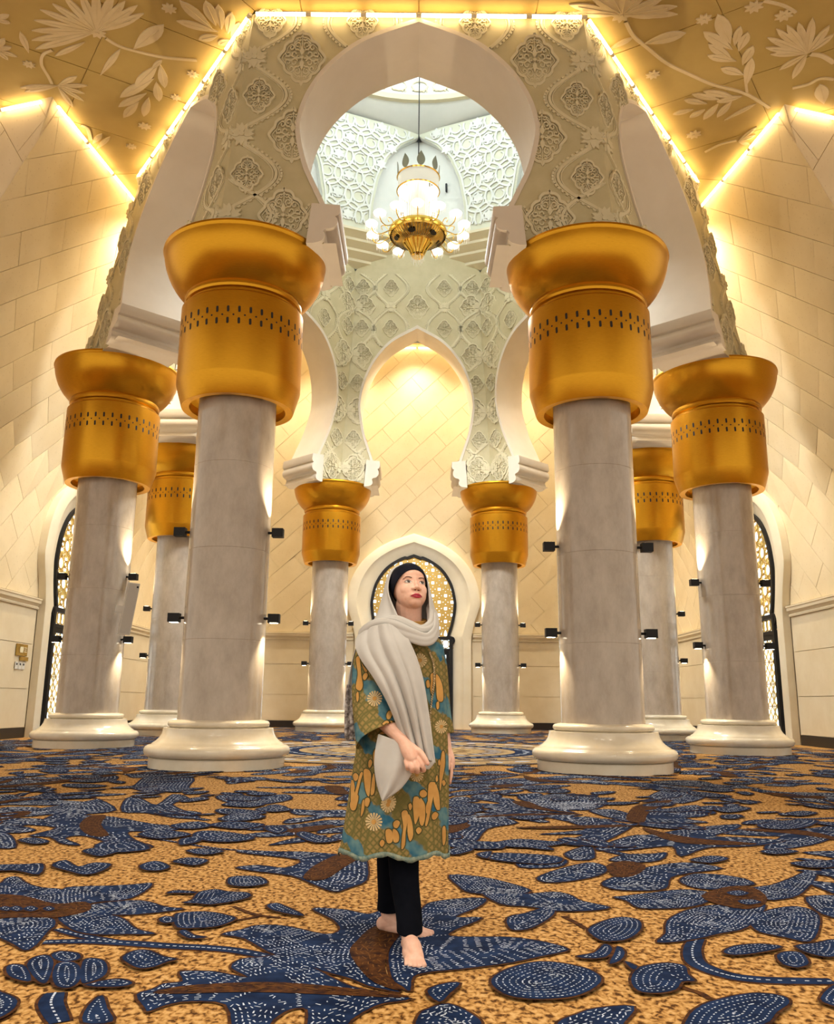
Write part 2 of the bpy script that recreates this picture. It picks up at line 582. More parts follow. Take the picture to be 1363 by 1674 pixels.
class Face:
    def __init__(s, i, u0=0.0, ks=1.0):
        s.i = i
        a, b_ = i, (i + 1) % 8
        s.o = (RO[a], RO[b_]); s.n_ = (RI[a], RI[b_])
        s.d = (RO[b_] - RO[a]).normalized()
        s.nrm = Vector((s.d.y, -s.d.x, 0))
        s.mid = (RO[a] + RO[b_]) / 2
        s.midi = (RI[a] + RI[b_]) / 2
        s.Lo = (RO[b_] - RO[a]).length; s.Li = (RI[b_] - RI[a]).length
        s.arch = [(u0 + u * ks, z) for u, z in ARCH]
        s.u0, s.ks = u0, ks

    def out(s, u, z, h=0.0):
        p = s.mid + s.d * u + s.nrm * h
        return D(p.x, p.y, z)

    def inn(s, u, z, h=0.0):
        p = s.midi + s.d * u - s.nrm * h
        return D(p.x, p.y, z)

    def inside_arch(s, u, z, margin=0.0):
        if z < 8.7: return abs(u - s.u0) < 1.5 * s.ks
        w = 0
        for (a, za), (b_, zb) in zip(HALF[:-1], HALF[1:]):
            if za <= z <= zb:
                w = max(w, a + (b_ - a) * (z - za) / (zb - za + 1e-9))
        if z < HALF[0][1]: w = HALF[0][0]
        return w > 0 and abs(u - s.u0) < w * s.ks + margin


ZIN = 15.2


def build_face(F):
    part = empty('arch_face')
    part.parent = drum
    n = len(F.arch)

    def sheet(fn, L, ztop):
        mb = MB(); K = 5; rows = []
        for k, (u, z) in enumerate(F.arch):
            t = k / (n - 1)
            tl = t * 2 if t <= 0.5 else (1 - t) * 2
            sg = -1 if t < 0.5 else 1
            if tl < 0.72: B = (sg * L / 2, 9.0 + (ztop - 9.0) * tl / 0.72)
            else: B = (sg * L / 2 * (1 - (tl - 0.72) / 0.28), ztop)
            if k == 0 or k == n - 1: B = (sg * L / 2, 9.0)
            rows.append([(u + (B[0] - u) * q / K, z + (B[1] - z) * q / K) for q in range(K + 1)])
        # foot strips from capital level to the springing
        rows.insert(0, [(-abs(F.arch[0][0]) + (-L / 2 + abs(F.arch[0][0])) * q / K, ZCAP - 0.12) for q in range(K + 1)])
        rows.append([(abs(F.arch[-1][0]) + (L / 2 - abs(F.arch[-1][0])) * q / K, ZCAP - 0.12) for q in range(K + 1)])
        vs = [fn(*p) for r in rows for p in r]
        fs = [(i * (K + 1) + j, i * (K + 1) + j + 1, (i + 1) * (K + 1) + j + 1, (i + 1) * (K + 1) + j) for i in range(len(rows) - 1) for j in range(K)]
        mb.add(vs, fs)
        return mb
    sheet(F.out, F.Lo, ZTOP).build('drum_wall', 'drum', part)
    sheet(F.inn, F.Li, ZIN).build('drum_wall', 'drum', part)
    # intrados with a slim raised edge band on both faces
    mb = MB(); rows = []
    for k, (u, z) in enumerate(F.arch):
        a, b_ = F.arch[max(k - 1, 0)], F.arch[min(k + 1, n - 1)]
        dx, dz = b_[0] - a[0], b_[1] - a[1]; l = hypot(dx, dz)
        nx, nz = -dz / l, dx / l            # away from the opening
        if k == n // 2: nx, nz = 0, 1.15
        e_ = 0.085
        po, pi_ = (u + nx * e_, z + nz * e_), (u, z)
        rows.append([F.out(*po, 0.0), F.out(*po, 0.035), F.out(*pi_, 0.035), F.out(*pi_, -0.75),
                     F.inn(*pi_, 0.035), F.inn(*po, 0.035), F.inn(*po, 0.0)])
    K = 7
    mb.add([p for r in rows for p in r], [(i * K + j, i * K + j + 1, (i + 1) * K + j + 1, (i + 1) * K + j) for i in range(n - 1) for j in range(K - 1)])
    mb.build('arch_soffit', 'white', part, angle=30)
    # underside of the wall between impost and capital
    mb = MB()
    for sg in (-1, 1):
        us = [F.u0 + sg * 1.35 * F.ks + (sg * F.Lo / 2 - F.u0 - sg * 1.35 * F.ks) * q / 4 for q in range(5)]
        vs = [F.out(u, ZCAP - 0.11, 0) for u in us] + [F.inn(max(-F.Li / 2, min(F.Li / 2, u)), ZCAP - 0.11, 0) for u in us]
        mb.add(vs, [(q, q + 1, 6 + q, 5 + q) for q in range(4)])
    mb.build('wall_foot', 'white', part, smooth=False)
    # moulded imposts
    for sg in (-1, 1):
        us = F.u0 + sg * 1.50 * F.ks
        P = [(0.30, 9.20), (-0.19, 9.17), (-0.20, 9.03)]
        def lobe(cx, cz, rx, rz, a0, a1, k=6):
            return [(cx + rx * cos(radians(a0 + (a1 - a0) * i / k)), cz + rz * sin(radians(a0 + (a1 - a0) * i / k))) for i in range(k + 1)]
        P += [(-0.17, 8.98)] + lobe(-0.02, 8.86, 0.15, 0.13, 130, 260) + [(0.03, 8.72)] + lobe(0.17, 8.60, 0.14, 0.12, 140, 255) + [(0.22, 8.46), (0.34, 8.46)]
        poly = [(us + sg * a_, z) for a_, z in P]
        if sg > 0: poly = poly[::-1]
        mb = MB()
        no = [F.out(u, z, 0.10) for u, z in poly]; ni = [F.inn(u, z, 0.10) for u, z in poly]
        m_ = len(poly)
        mb.add(no + ni, [tuple(range(m_)), tuple(range(2 * m_ - 1, m_ - 1, -1))] + [(i, (i + 1) % m_, m_ + (i + 1) % m_, m_ + i) for i in range(m_)])
        mb.build('impost', 'white', part, angle=35)
    return part


for i in range(8):
    u0, ks = 0.0, 1.0
    if i == 7: u0, ks = 0.30, 1.08      # SL -> NL
    if i == 1: u0, ks = -0.30, 1.08     # NR -> SR
    FACES[i] = Face(i, u0, ks)
    FACES[i].part = build_face(FACES[i])

# ------------------------------------------------------------------ light runs on the drum and wall tops
def light_run(name, label, a, b_, nseg, zoff=0.10, start=0.0, ends=(0.0, 0.0)):
    """a, b_: points on the ceiling edge; a ledge with separate tubes"""
    t = empty(name, a)
    tag(t, label, 'light', 'warm tube lights along the ceiling edges')
    a, b_ = Vector(a), Vector(b_)
    d = b_ - a
    L = d.length; dn = d.normalized()
    side = Vector((dn.y, -dn.x, 0)).normalized()
    for k in range(nseg):
        p, q = a + dn * (L * k / nseg + 0.05), a + dn * (L * (k + 1) / nseg - 0.05)
        mb = MB(); mb.tube([p - a, q - a], 0.032, 8)
        mb.build('tube', 'led', t)
        mb = MB()
        mb.tube([q - a, q - a + dn * 0.10], 0.034, 8)
        mb.build('end_cap', 'ledge', t)
    return t


def drum_edge(i, out=0.12, dz=0.16):
    F = FACES[i]
    a = F.out(-F.Lo / 2, ZTOP, out); b_ = F.out(F.Lo / 2, ZTOP, out)
    a.z -= dz; b_.z -= dz
    return a, b_


for i, lb in ((0, 'front face of the drum'), (7, 'front left face of the drum'), (1, 'front right face of the drum'), (6, 'left side face of the drum'), (2, 'right side face of the drum'),
              (3, 'rear right face of the drum'), (4, 'rear face of the drum'), (5, 'rear left face of the drum')):
    a, b_ = drum_edge(i)
    light_run('tube_light', 'warm tube light along the ceiling edge of the ' + lb, a, b_, 6)
for s, nm in ((-1, 'left'), (1, 'right')):
    fn = fnl if s < 0 else fnr
    p = fn(WC - lean(13.3) + 0.05, zceil(1.95) - 0.13, 0.12); q = fn(WY - 0.8, zceil(WY) - 0.13, 0.12)
    light_run('tube_light', 'warm tube light along the top of the %s wall' % nm, p, q, 12)
    fw = wall_fn('wing_' + nm)
    light_run('tube_light', 'warm tube light along the top of the folded wing at the %s edge' % nm, fw(0.1, 13.26, 0.12), fw(8, 13.50, 0.12), 7)
light_run('tube_light', 'warm tube light along the top of the far wall', fnf(-7.5, zceil(18.7) - 0.2, 0.12), fnf(7.5, zceil(18.7) - 0.2, 0.12), 10)

# ------------------------------------------------------------------ unseen downlights added to brighten the aisle walls behind the arcade
mb = MB(); mb.lathe([(0.16, 0.0), (0.20, -0.02), (0.20, 0.03), (0.16, 0.03)], 20); me_dl = mb.mesh('ring', 'ledge')
mb = MB(); mb.lathe([(0.0, 0.012), (0.16, 0.012)], 20); me_dl2 = mb.mesh('diffuser', 'lens')
for k, (x, y, tx, ty, who) in enumerate([(-6.2, 17.5, 0, 0.03, 'far'), (-3.1, 17.5, 0, 0.03, 'far'), (0.0, 17.5, 0, 0.03, 'far'), (3.1, 17.5, 0, 0.03, 'far'), (6.2, 17.5, 0, 0.03, 'far'),
                              (-7.15, 7.3, -0.16, 0, 'left'), (-7.15, 10.3, -0.16, 0, 'left'), (-7.15, 13.5, -0.16, 0, 'left'), (7.15, 7.3, 0.16, 0, 'right'), (7.15, 10.3, 0.16, 0, 'right'), (7.15, 13.5, 0.16, 0, 'right')]):
    t = empty('fill_downlight', (x, y, zceil(y) - 0.05))
    tag(t, 'unseen added aisle fill light %s' % ('%s from the left along the far wall' % ['first', 'second', 'third', 'fourth', 'fifth'][k] if who == 'far' else '%s along the %s wall' % (['nearest', 'middle', 'rearmost'][(k - 5) % 3], who)), 'light', 'added fill lights by the %s wall' % who)
    link('ring', me_dl, t); link('diffuser', me_dl2, t)
    l = bpy.data.lights.new('fill_beam', 'SPOT'); l.energy = 950 if who == 'far' else 1300; l.spot_size = radians(125); l.spot_blend = 0.9; l.shadow_soft_size = 0.15; l.color = (1.0, 0.83, 0.56)
    o = link('beam', l, t); o.location = (0, 0, -0.08); o.rotation_euler = (ty, -tx, 0)

for k, (x, y) in enumerate([(-4.0, -12.5), (0.0, -12.0), (4.0, -12.5), (-3.0, -16.5), (3.0, -16.5)]):  # unseen fill lights added behind the camera for the near floor and woman
    t = empty('fill_downlight', (x, y, zceil(y) - 0.03))
    tag(t, 'unseen added hall fill light %s before the rotunda' % ['front left', 'front centre', 'front right', 'rear left', 'rear right'][k], 'light', 'added fill lights of the front hall')
    link('ring', me_dl, t); link('diffuser', me_dl2, t)
    l = bpy.data.lights.new('fill_beam', 'SPOT'); l.energy = 700; l.spot_size = radians(95); l.spot_blend = 0.9; l.shadow_soft_size = 0.2; l.color = (1.0, 0.88, 0.70)
    o = link('beam', l, t); o.location = (0, 0, -0.06); o.rotation_euler = (radians(16), 0, 0)

# ------------------------------------------------------------------ columns
def ring_prof(pts):
    return pts


def arc(cx, cz, r, a0, a1, k=6, rz=None):
    return [(cx + r * cos(radians(a0 + (a1 - a0) * i / k)), cz + (rz or r) * sin(radians(a0 + (a1 - a0) * i / k))) for i in range(k + 1)]


def make_column():
    t = empty('marble_column')
    # base: plinth, torus, scotia, upper torus
    mb = MB()
    prof = [(0, 0), (1.03, 0), (1.03, 0.15), (1.00, 0.16)] + arc(1.02, 0.25, 0.09, -90, 90, 8, 0.085) + [(1.00, 0.345), (0.99, 0.36)] \
        + [(0.94, 0.39), (0.89, 0.44), (0.855, 0.50), (0.84, 0.56), (0.835, 0.585), (0.75, 0.59)] + arc(0.72, 0.645, 0.06, -80, 90, 8, 0.05) + [(0.70, 0.70), (0.64, 0.71)]
    mb.lathe(prof, 64)
    mb.build('base', 'base_marble', t, angle=50)
    # shaft drums with fine joints
    zs = [0.69, 1.92, 3.35, 4.75, 5.95]
    for k in range(4):
        mb = MB(); z0, z1 = zs[k], zs[k + 1]
        r = 0.645
        mb.lathe([(r - 0.004, z0), (r, z0 + 0.005), (r, z1 - 0.005), (r - 0.004, z1)], 64)
        mb.build('shaft_drum', 'marble', t, angle=15)
    # capital
    mb = MB()
    prof = [(0.64, 5.93), (0.80, 5.93), (0.80, 5.79), (0.925, 5.78), (0.935, 5.80), (1.03, 6.13), (1.035, 6.16), (1.035, 7.50), (1.01, 7.53), (0.95, 7.54), (0.95, 7.60),
            (0.985, 7.62), (1.0, 7.66), (1.0, 7.70), (0.985, 7.74)]
    for k in range(15):
        a = k / 14
        prof.append((0.985 + 0.405 * (0.75 * sin(a * pi / 2) + 0.25 * a), 7.74 + 0.74 * (0.55 * a + 0.45 * (1 - cos(a * pi / 2)))))
    prof += [(1.395, 8.49), (1.41, 8.53), (1.40, 8.57), (1.36, 8.59), (0.9, 8.60), (0, 8.60)]
    mb.lathe(prof, 96)
    cap = mb.build('capital', 'gold', t, angle=13)
    # perforations
    mb = MB(); n = 36
    def disc(a, z, w, h, k=10):
        vs = []
        for i in range(k):
            tt = 2 * pi * i / k
            du = w * cos(tt); dz = h * sin(tt)
            if h > w: dz = (h - w) * (1 if sin(tt) > 0 else -1) + w * sin(tt)
            vs.append((1.038 * cos(a + du / 1.038), 1.038 * sin(a + du / 1.038), z + dz))
        mb.add(vs, [tuple(range(k))])
    for i in range(n):
        a = 2 * pi * i / n
        disc(a, 7.17, 0.022, 0.055); disc(a, 6.97, 0.022, 0.055)
        disc(a + pi / n, 7.07, 0.017, 0.017, 8)
    o = mb.build('perforation', 'slot', cap, smooth=False, recalc=False)
    o['kind'] = 'stuff'
    return t


NAMES = {'NL': 'foreground column left of the standing woman', 'NR': 'foreground column right of the standing woman',
         'SL': 'column at the left edge carrying the white speaker', 'SR': 'column at the right edge in front of the latticed door',
         'BL': 'rear column half hidden behind the left foreground column', 'BR': 'rear column half hidden behind the right foreground column',
         'FL': 'distant column left of the arched window', 'FR': 'distant column right of the arched window'}
col0 = make_column()
for k, nm in enumerate(RING):
    c = col0 if k == 0 else copy_tree(col0)
    c.location = (*COLS[nm], 0)
    c.rotation_euler = (0, 0, random.uniform(-0.05, 0.05) + k * 0.7)
    tag(c, 'beige marble and gold ' + NAMES[nm], 'column', 'gold capital marble columns')


# ------------------------------------------------------------------ carved ornament of the drum
def medallion_mb(w, h, keep=None):
    """pierced lozenge medallion in the local plane (x, y), relief along z"""
    mb = MB()
    q = [(0, 1.08), (0.06, 0.96), (0.24, 0.94), (0.40, 0.82), (0.45, 0.66), (0.61, 0.61), (0.77, 0.47), (0.80, 0.31), (0.91, 0.20), (1.0, 0.10), (1.06, 0)]
    full = q + [(x, -y) for x, y in q[-2::-1]] + [(-x, -y) for x, y in q[1:]] + [(-x, y) for x, y in q[-2:0:-1]]
    sx, sy = w / 2, h / 2
    fn = lambda x, y, z: (x * sx, y * sy, z)
    out = catmull(full, 2, True)
    loop = out + [out[0]]
    mb.ribbon(loop, 0.11, fn, 0.0, 0.05)
    mb.ribbon([(x * 0.86, y * 0.86) for x, y in loop], 0.035, fn, 0.0, 0.03)
    for ax, ay in ((1, 1), (-1, 1), (1, -1), (-1, -1)):
        # scrolls
        for cx, cy, r, a0, turn in ((0.34, 0.16, 0.17, 200, 1), (0.62, 0.16, 0.13, 20, -1), (0.20, 0.52, 0.15, 250, -1), (0.47, 0.42, 0.13, 60, 1), (0.14, 0.78, 0.09, 200, 1)):
            pts = []
            for k in range(11):
                a = radians(a0 + turn * k * 36)
                rr = r * (1 - 0.065 * k)
                pts.append((ax * (cx + rr * cos(a)), ay * (cy + rr * sin(a) * 0.95)))
            mb.ribbon(pts, 0.05, fn, 0.0, 0.032)
        mb.ribbon(catmull([(ax * 0.02, ay * 0.24), (ax * 0.16, ay * 0.34), (ax * 0.30, ay * 0.36), (ax * 0.34, ay * 0.58), (ax * 0.22, ay * 0.72)], 3), 0.055, fn, 0, 0.035)
        mb.ribbon(catmull([(ax * 0.10, ay * 0.02), (ax * 0.30, ay * 0.0), (ax * 0.50, ay * 0.10), (ax * 0.74, ay * 0.05)], 3), 0.05, fn, 0, 0.035)
    for ay in (1, -1):
        mb.prism([(0, ay * 0.08), (ay * 0.10, ay * 0.22), (ay * 0.07, ay * 0.36), (0, ay * 0.50), (-ay * 0.07, ay * 0.36), (-ay * 0.10, ay * 0.22)], fn, 0, 0.055)
        mb.ribbon([(0, ay * 0.5), (0, ay * 0.92)], 0.04, fn, 0, 0.03)
    mb.prism([(0.09 * cos(radians(60 * k)), 0.07 * sin(radians(60 * k))) for k in range(6)], fn, 0, 0.06)
    return mb


def petal(L, w, k=5):
    """leaf outline from the origin along +x"""
    up = [(L * t, w * sin(pi * t ** 0.8) * 0.5) for t in [i / k for i in range(k + 1)]]
    return up + [(x, -y) for x, y in up[-2:0:-1]]


def rot(poly, a, ox=0, oy=0, s=1):
    c_, s_ = cos(a) * s, sin(a) * s
    return [(ox + x * c_ - y * s_, oy + x * s_ + y * c_) for x, y in poly]


def node_flower_mb(s=1.0):
    mb = MB()
    fn = lambda x, y, z: (x * s, y * s, z)
    for k in range(4):
        a = k * pi / 2
        for da, L, w in ((0, 0.30, 0.16), (0.42, 0.33, 0.13), (-0.42, 0.33, 0.13), (0.78, 0.22, 0.09)):
            mb.prism(rot(petal(L, w), a + da, 0.03 * cos(a + da), 0.03 * sin(a + da)), fn, 0, 0.045 if da else 0.06)
    mb.prism([(0.07 * cos(pi / 4 * k), 0.07 * sin(pi / 4 * k)) for k in range(8)], fn, 0, 0.075)
    return mb


ME_MED_L = medallion_mb(0.78, 0.97).mesh('medallion_large', 'relief', False)
ME_MED_S = medallion_mb(0.52, 0.66).mesh('medallion_small', 'relief', False)
ME_FLOWER = node_flower_mb(0.66).mesh('node_flower', 'relief', False)


def frame_at(fn, u, z):
    p = fn(u, z, 0.0); ex = (fn(u + 0.05, z, 0) - p).normalized(); n_ = (fn(u, z, 0.05) - p).normalized()
    ey = n_.cross(ex).normalized()
    if ey.z < 0: ey = -ey; ex = -ex
    ex = ey.cross(n_)
    m_ = Matrix((ex, ey, n_)).transposed().to_4x4()
    return Matrix.Translation(p) @ m_


def clipped(name, me, F, fn, u, z, mw):
    """copy of an ornament without the pieces that would fall into the arch opening"""
    m_ = me.copy()
    bm = bmesh.new(); bm.from_mesh(m_)
    sgn = 1
    kill = [f for f in bm.faces if any(F.inside_arch(u + mw * v.co.x, z + v.co.y, 0.05) for v in f.verts)]
    bmesh.ops.delete(bm, geom=kill, context='FACES')
    n = len(bm.faces)
    bm.to_mesh(m_); bm.free()
    return m_ if n > 20 else None


def ornament(F, inner):
    fn = F.inn if inner else F.out
    L = F.Li if inner else F.Lo
    zmax = ZIN - 0.15 if inner else ZTOP - 0.1
    sc = L / F.Lo
    def put(name, me, u, z, r, hh):
        if z + hh > zmax + 0.35 or abs(u) > L / 2 + 0.1: return
        cl = any(F.inside_arch(u + a_ * r, z + b_ * hh, 0.07) for a_ in (-1, 0, 1) for b_ in (-0.9, -0.5, 0, 0.5, 0.9))
        if F.inside_arch(u, z, -0.1): return
        if cl:
            mw = 1
            fr = frame_at(fn, u, z)
            ex = fr.to_3x3() @ Vector((1, 0, 0))
            mw = 1 if ex.dot(F.d) > 0 else -1
            me = clipped(name, me, F, fn, u, z, mw)
            if me is None: return
        o = link(name, me, F.part, frame_at(fn, u, z))
    rows = [9.0, 10.55, 12.1, 13.65, 15.2]
    for uB in (0, -2.28, 2.28):
        for z in rows: put('medallion', ME_MED_L, uB, z, 0.42, 0.52)
    ucs = (-1.14, 1.14) if inner else (-1.14, 1.14)
    for uA in ucs:
        for z in rows:
            put('medallion', ME_MED_S, uA, z + 0.775, 0.33, 0.42)
            put('node_flower', ME_FLOWER, uA, z, 0.3, 0.3)
    # the corner ornament sits next to the mitre, its half on either face
    ce = L / 2 - 0.05
    for sg in (-1, 1):
        for z in rows:
            put('node_flower', ME_FLOWER, sg * (L / 2 - 0.16), z, 0.2, 0.3)
            put('medallion', ME_MED_S, sg * (L / 2 - 0.36), z + 0.775, 0.33, 0.42)
    # beaded ogee bands
    for uA in (-1.14, 1.14, L / 2, -L / 2):
        for sg in (-1, 1):
            if abs(uA) > 2 and sg * uA > 0: continue
            for r0 in [8.225] + rows:
                pts = []
                wv = 0.60 if abs(uA) < 2 else 0.78
                for k in range(25):
                    t = k / 24
                    u = uA + sg * (0.10 + wv * sin(pi * t) ** 1.2); z = r0 + 0.08 + t * 1.39
                    pts.append((u, z))
                runs, cur = [], []
                for u, z in pts:
                    if F.inside_arch(u, z, 0.13) or z > zmax or z < ZCAP:
                        if len(cur) > 2: runs.append(cur)
                        cur = []
                    else: cur.append((u, z))
                if len(cur) > 2: runs.append(cur)
                for rn in runs:
                    mb = MB()
                    for off, w_, h_ in ((-0.055, 0.022, 0.02), (0.0, 0.05, 0.034), (0.055, 0.022, 0.02)):
                        mb.ribbon([(u + off, z) for u, z in rn], w_, fn, 0, h_)
                    for (ua, za), (ub, zb) in zip(rn[:-1], rn[1:]):
                        mb.prism(rot([(-0.02, -0.02), (0.03, -0.02), (0.03, 0.02), (-0.02, 0.02)], atan2(zb - za, ub - ua), (ua + ub) / 2 + sg * 0.095, (za + zb) / 2), fn, 0, 0.03, bottom=False)
                    mb.build('beaded_band', 'relief', F.part, smooth=False, recalc=False)


for i in (0, 1, 7): ornament(FACES[i], False)
for i in (3, 4, 5): ornament(FACES[i], True)

# ------------------------------------------------------------------ upper drum and dome above the rotunda
CX, CY = 0.0, 8.2
ZU0, ZU1, RU = 18.1, 22.8, 7.4
up = empty('wall_upper_drum')
tag(up, 'white upper drum with carved panels and niches', kind='structure')
UC = [Vector((CX + RU * cos(radians(90 + 45 * k)), CY + RU * sin(radians(90 + 45 * k)), 0)) for k in range(8)]
LI = []
for p in RI:
    LI.append(D(p.x, p.y, ZIN))
M['ledge_band'] = node_mat('ledge_stone', (0.72, 0.64, 0.44), 0.5)
# pendentive triangles: those standing on the arcade wall carry on its colour, the others form the ledge
angs = [atan2(p.y - CY, p.x - CX) for p in LI]
order = sorted(range(8), key=lambda i: angs[i])
for k in range(8):
    a, b_ = LI[order[k]], LI[order[(k + 1) % 8]]
    mida = atan2((a.y + b_.y) / 2 - CY, (a.x + b_.x) / 2 - CX)
    uc = min(UC, key=lambda q: abs((atan2(q.y - CY, q.x - CX) - mida + pi) % (2 * pi) - pi))
    un = UC[(UC.index(uc) + 1) % 8]
    c_ = Vector((uc.x, uc.y, ZU0)); d_ = Vector((un.x, un.y, ZU0))
    mb = MB(); mb.add([a, b_, c_], [(0, 1, 2)]); mb.build('pendentive', 'drum', up, smooth=False)
    mb = MB()
    # ledge in three stepped bands
    for q in range(4):
        t0, t1 = q / 4, (q + 1) / 4
        A0, A1 = b_.lerp(c_, t0), b_.lerp(c_, t1)
        B0, B1 = b_.lerp(d_, t0), b_.lerp(d_, t1)
        dz = Vector((0, 0, 0.10))
        mb.add([A0, B0, B1 - dz, A1 - dz], [(0, 1, 2, 3)])
        mb.add([A1 - dz, B1 - dz, B1, A1], [(0, 1, 2, 3)])
    mb.build('ledge', 'ledge_band', up, smooth=False)

SIDE = (UC[1] - UC[0]).length
NZH = [(1.86, 18.1), (1.84, 19.2), (1.64, 20.35), (1.26, 21.35), (0.68, 22.1), (0.0, 22.6)]   # half width of the corner niche


def nhalf(z):
    for (a, za), (b_, zb) in zip(NZH[:-1], NZH[1:]):
        if za <= z <= zb: return a + (b_ - a) * (z - za) / (zb - za)
    return 0


def panel_mb():
    """spandrel panel between two corner niches; local u along x, z up, relief along -y"""
    mb = MB()
    N = 30
    zs = [ZU0 + (ZU1 - ZU0) * i / N for i in range(N + 1)]
    rows = [(nhalf(z), SIDE - nhalf(z), z) for z in zs]
    vs = [(x, 0, z) for a, b_, z in rows for x in (a, b_)]
    mb.add(vs, [(2 * i, 2 * i + 1, 2 * i + 3, 2 * i + 2) for i in range(N)])
    return mb


def panel_relief_mb():
    mb = MB()
    fn = lambda x, z, h: (x, -h, z)
    ok = lambda x, z: ZU0 + 0.15 < z < ZU1 - 0.1 and nhalf(z) + 0.12 < x < SIDE - nhalf(z) - 0.12
    def rib(pts, w, h):
        cur = []
        for p in pts + [None]:
            if p is not None and ok(*p): cur.append(p)
            else:
                if len(cur) > 2: mb.ribbon(cur, w, fn, 0, h)
                cur = []
    c = SIDE / 2
    for i in range(-3, 4):
        for j in range(0, 7):
            cx, cz = c + i * 0.84 + (0.42 if j % 2 else 0), ZU0 + 0.45 + j * 0.80
            rib([(cx + 0.56 * cos(2 * pi * k / 24), cz + 0.56 * sin(2 * pi * k / 24)) for k in range(25)], 0.075, 0.05)
            rib([(cx + 0.27 * cos(2 * pi * k / 14 + 1) * (1 - k * 0.03), cz + 0.27 * sin(2 * pi * k / 14 + 1) * (1 - k * 0.03)) for k in range(15)], 0.06, 0.04)
            if ok(cx, cz) and (i + j) % 2 == 0:
                for k in range(6):
                    mb.prism(rot(petal(0.24, 0.15), k * pi / 3 + 0.5, cx, cz), fn, 0, 0.06, bottom=False)
            for sg in (-1, 1):
                q = [(cx + sg * (0.25 + 0.5 * t), cz + 0.38 * sin(3 * t * pi / 2)) for t in [k / 10 for k in range(11)]]
                rib(q, 0.05, 0.045)
    rib([(nhalf(z) + 0.13, z) for z in [ZU0 + 0.2 + i * 0.2 for i in range(24)]], 0.07, 0.05)
    rib([(SIDE - nhalf(z) - 0.13, z) for z in [ZU0 + 0.2 + i * 0.2 for i in range(24)]], 0.07, 0.05)
    return mb


M['upper_ground'] = noise_col(node_mat('upper_panel_ground', rough=0.6, spec=0.3), (0.66, 0.67, 0.53), (0.71, 0.72, 0.58), 1)
me_panel = panel_mb().mesh('spandrel', 'upper_ground', False)
me_prelief = panel_relief_mb().mesh('spandrel_relief', 'upper', False, recalc=False)


def niche_mb():
    """half of a corner niche: frame edge, reveal and the recessed white wall; local u along x"""
    mb = MB(); N = 24; dep = 0.30
    zs = [ZU0 + (22.6 - ZU0) * i / N for i in range(N + 1)]
    vs = []
    for z in zs:
        a = nhalf(z)
        vs += [(a, 0, z), (a, dep, z), (-0.14, dep, z)]
    mb.add(vs, [(3 * i + j, 3 * i + j + 1, 3 * i + 4 + j, 3 * i + 3 + j) for i in range(N) for j in range(2)])
    return mb


me_niche = niche_mb().mesh('niche', 'upper', True, 30)
mb = niche_mb(); mb.v = [(SIDE - x, y, z) for x, y, z in mb.v]
me_niche2 = mb.mesh('niche', 'upper', True, 30)
mb = MB(); mb.box(1.02, 1.08, 0.20, 0.27, 20.1, 20.45); me_slot = mb.mesh('niche_lamp', 'black', False)
for k in range(8):
    a, b_ = UC[k], UC[(k + 1) % 8]
    ex = (a - b_).normalized(); ey = Vector((-ex.y, ex.x, 0))
    if ey.dot(a - Vector((CX, CY, 0))) < 0: ey = -ey; 
    # local x must run so that -y points inward
    o = b_ if Vector((0, 0, 1)).dot(ex.cross(ey)) > 0 else a
    if o is a: ex = -ex
    mt = Matrix.Translation(o) @ Matrix((ex, ey, Vector((0, 0, 1)))).transposed().to_4x4()
    sp = link('spandrel', me_panel, up, mt)
    link('spandrel_relief', me_prelief, sp)
    link('niche', me_niche, up, mt)
    link('niche', me_niche2, up, mt)
    link('niche_lamp', me_slot, up, mt)

mb = MB(); mb.lathe([(8.9, 14.6), (8.9, 24.5), (6.0, 24.6)], 48, cx=CX, cy=CY); mb.build('light_block_shell', 'upper', up)  # added backing shell, keeps stray world light out of the gaps
# ring, moulding and dome
mb = MB()
mb.lathe([(7.5, 22.68), (7.0, 22.84), (6.6, 23.05), (6.35, 23.22), (6.3, 23.27)], 64, cx=CX, cy=CY)
mb.build('dome_ring', 'upper', up)
mb = MB(); mb.lathe([(6.3, 23.27), (6.12, 23.27), (6.08, 23.45), (6.2, 23.49), (6.2, 23.57)], 64, cx=CX, cy=CY)
mb.build('dome_moulding', 'ledge_band', up, angle=20)
mb = MB()
mb.lathe([(6.2, 23.55), (6.2, 25.6)] + [(6.2 * cos(a * pi / 2 / 12), 25.6 + 4.6 * sin(a * pi / 2 / 12)) for a in range(1, 13)], 64, cx=CX, cy=CY)
dome = mb.build('dome', 'upper', up)
M['daylight'] = node_mat('daylight_glass', (0.9, 0.95, 1.0), 0.3, emit=(0.86, 0.95, 1.0), estr=17.0)
mb = MB()
mb.prism([(-0.62, 24.3), (0.62, 24.3), (0.62, 25.1), (0.35, 25.5), (0, 25.7), (-0.35, 25.5), (-0.62, 25.1)], lambda x, z, h: (x, 6.02 - h, z), 0, 0.03)
me_win = mb.mesh('dome_window', 'daylight', False)
for k in range(12):
    link('dome_window', me_win, up, Matrix.Translation((CX, CY, 0)) @ Matrix.Rotation(radians(15 + 30 * k), 4, 'Z'))
mb = MB()
for k in range(48):
    a = 2 * pi * k / 48
    f2 = lambda x, z, h: (CX + (6.18 - h) * cos(a + x / 6.2), CY + (6.18 - h) * sin(a + x / 6.2), z - 1.05)
    mb.ribbon([(0.30 * cos(2 * pi * q / 12), 24.95 + 0.22 * sin(2 * pi * q / 12)) for q in range(13)], 0.06, f2, 0, 0.05)
    mb.ribbon([(-0.3 + 0.05 * q, 24.68 + 0.12 * abs(sin(q))) for q in range(13)], 0.05, f2, 0, 0.04)
o = mb.build('dome_relief', 'ledge_band', up, smooth=False, recalc=False)

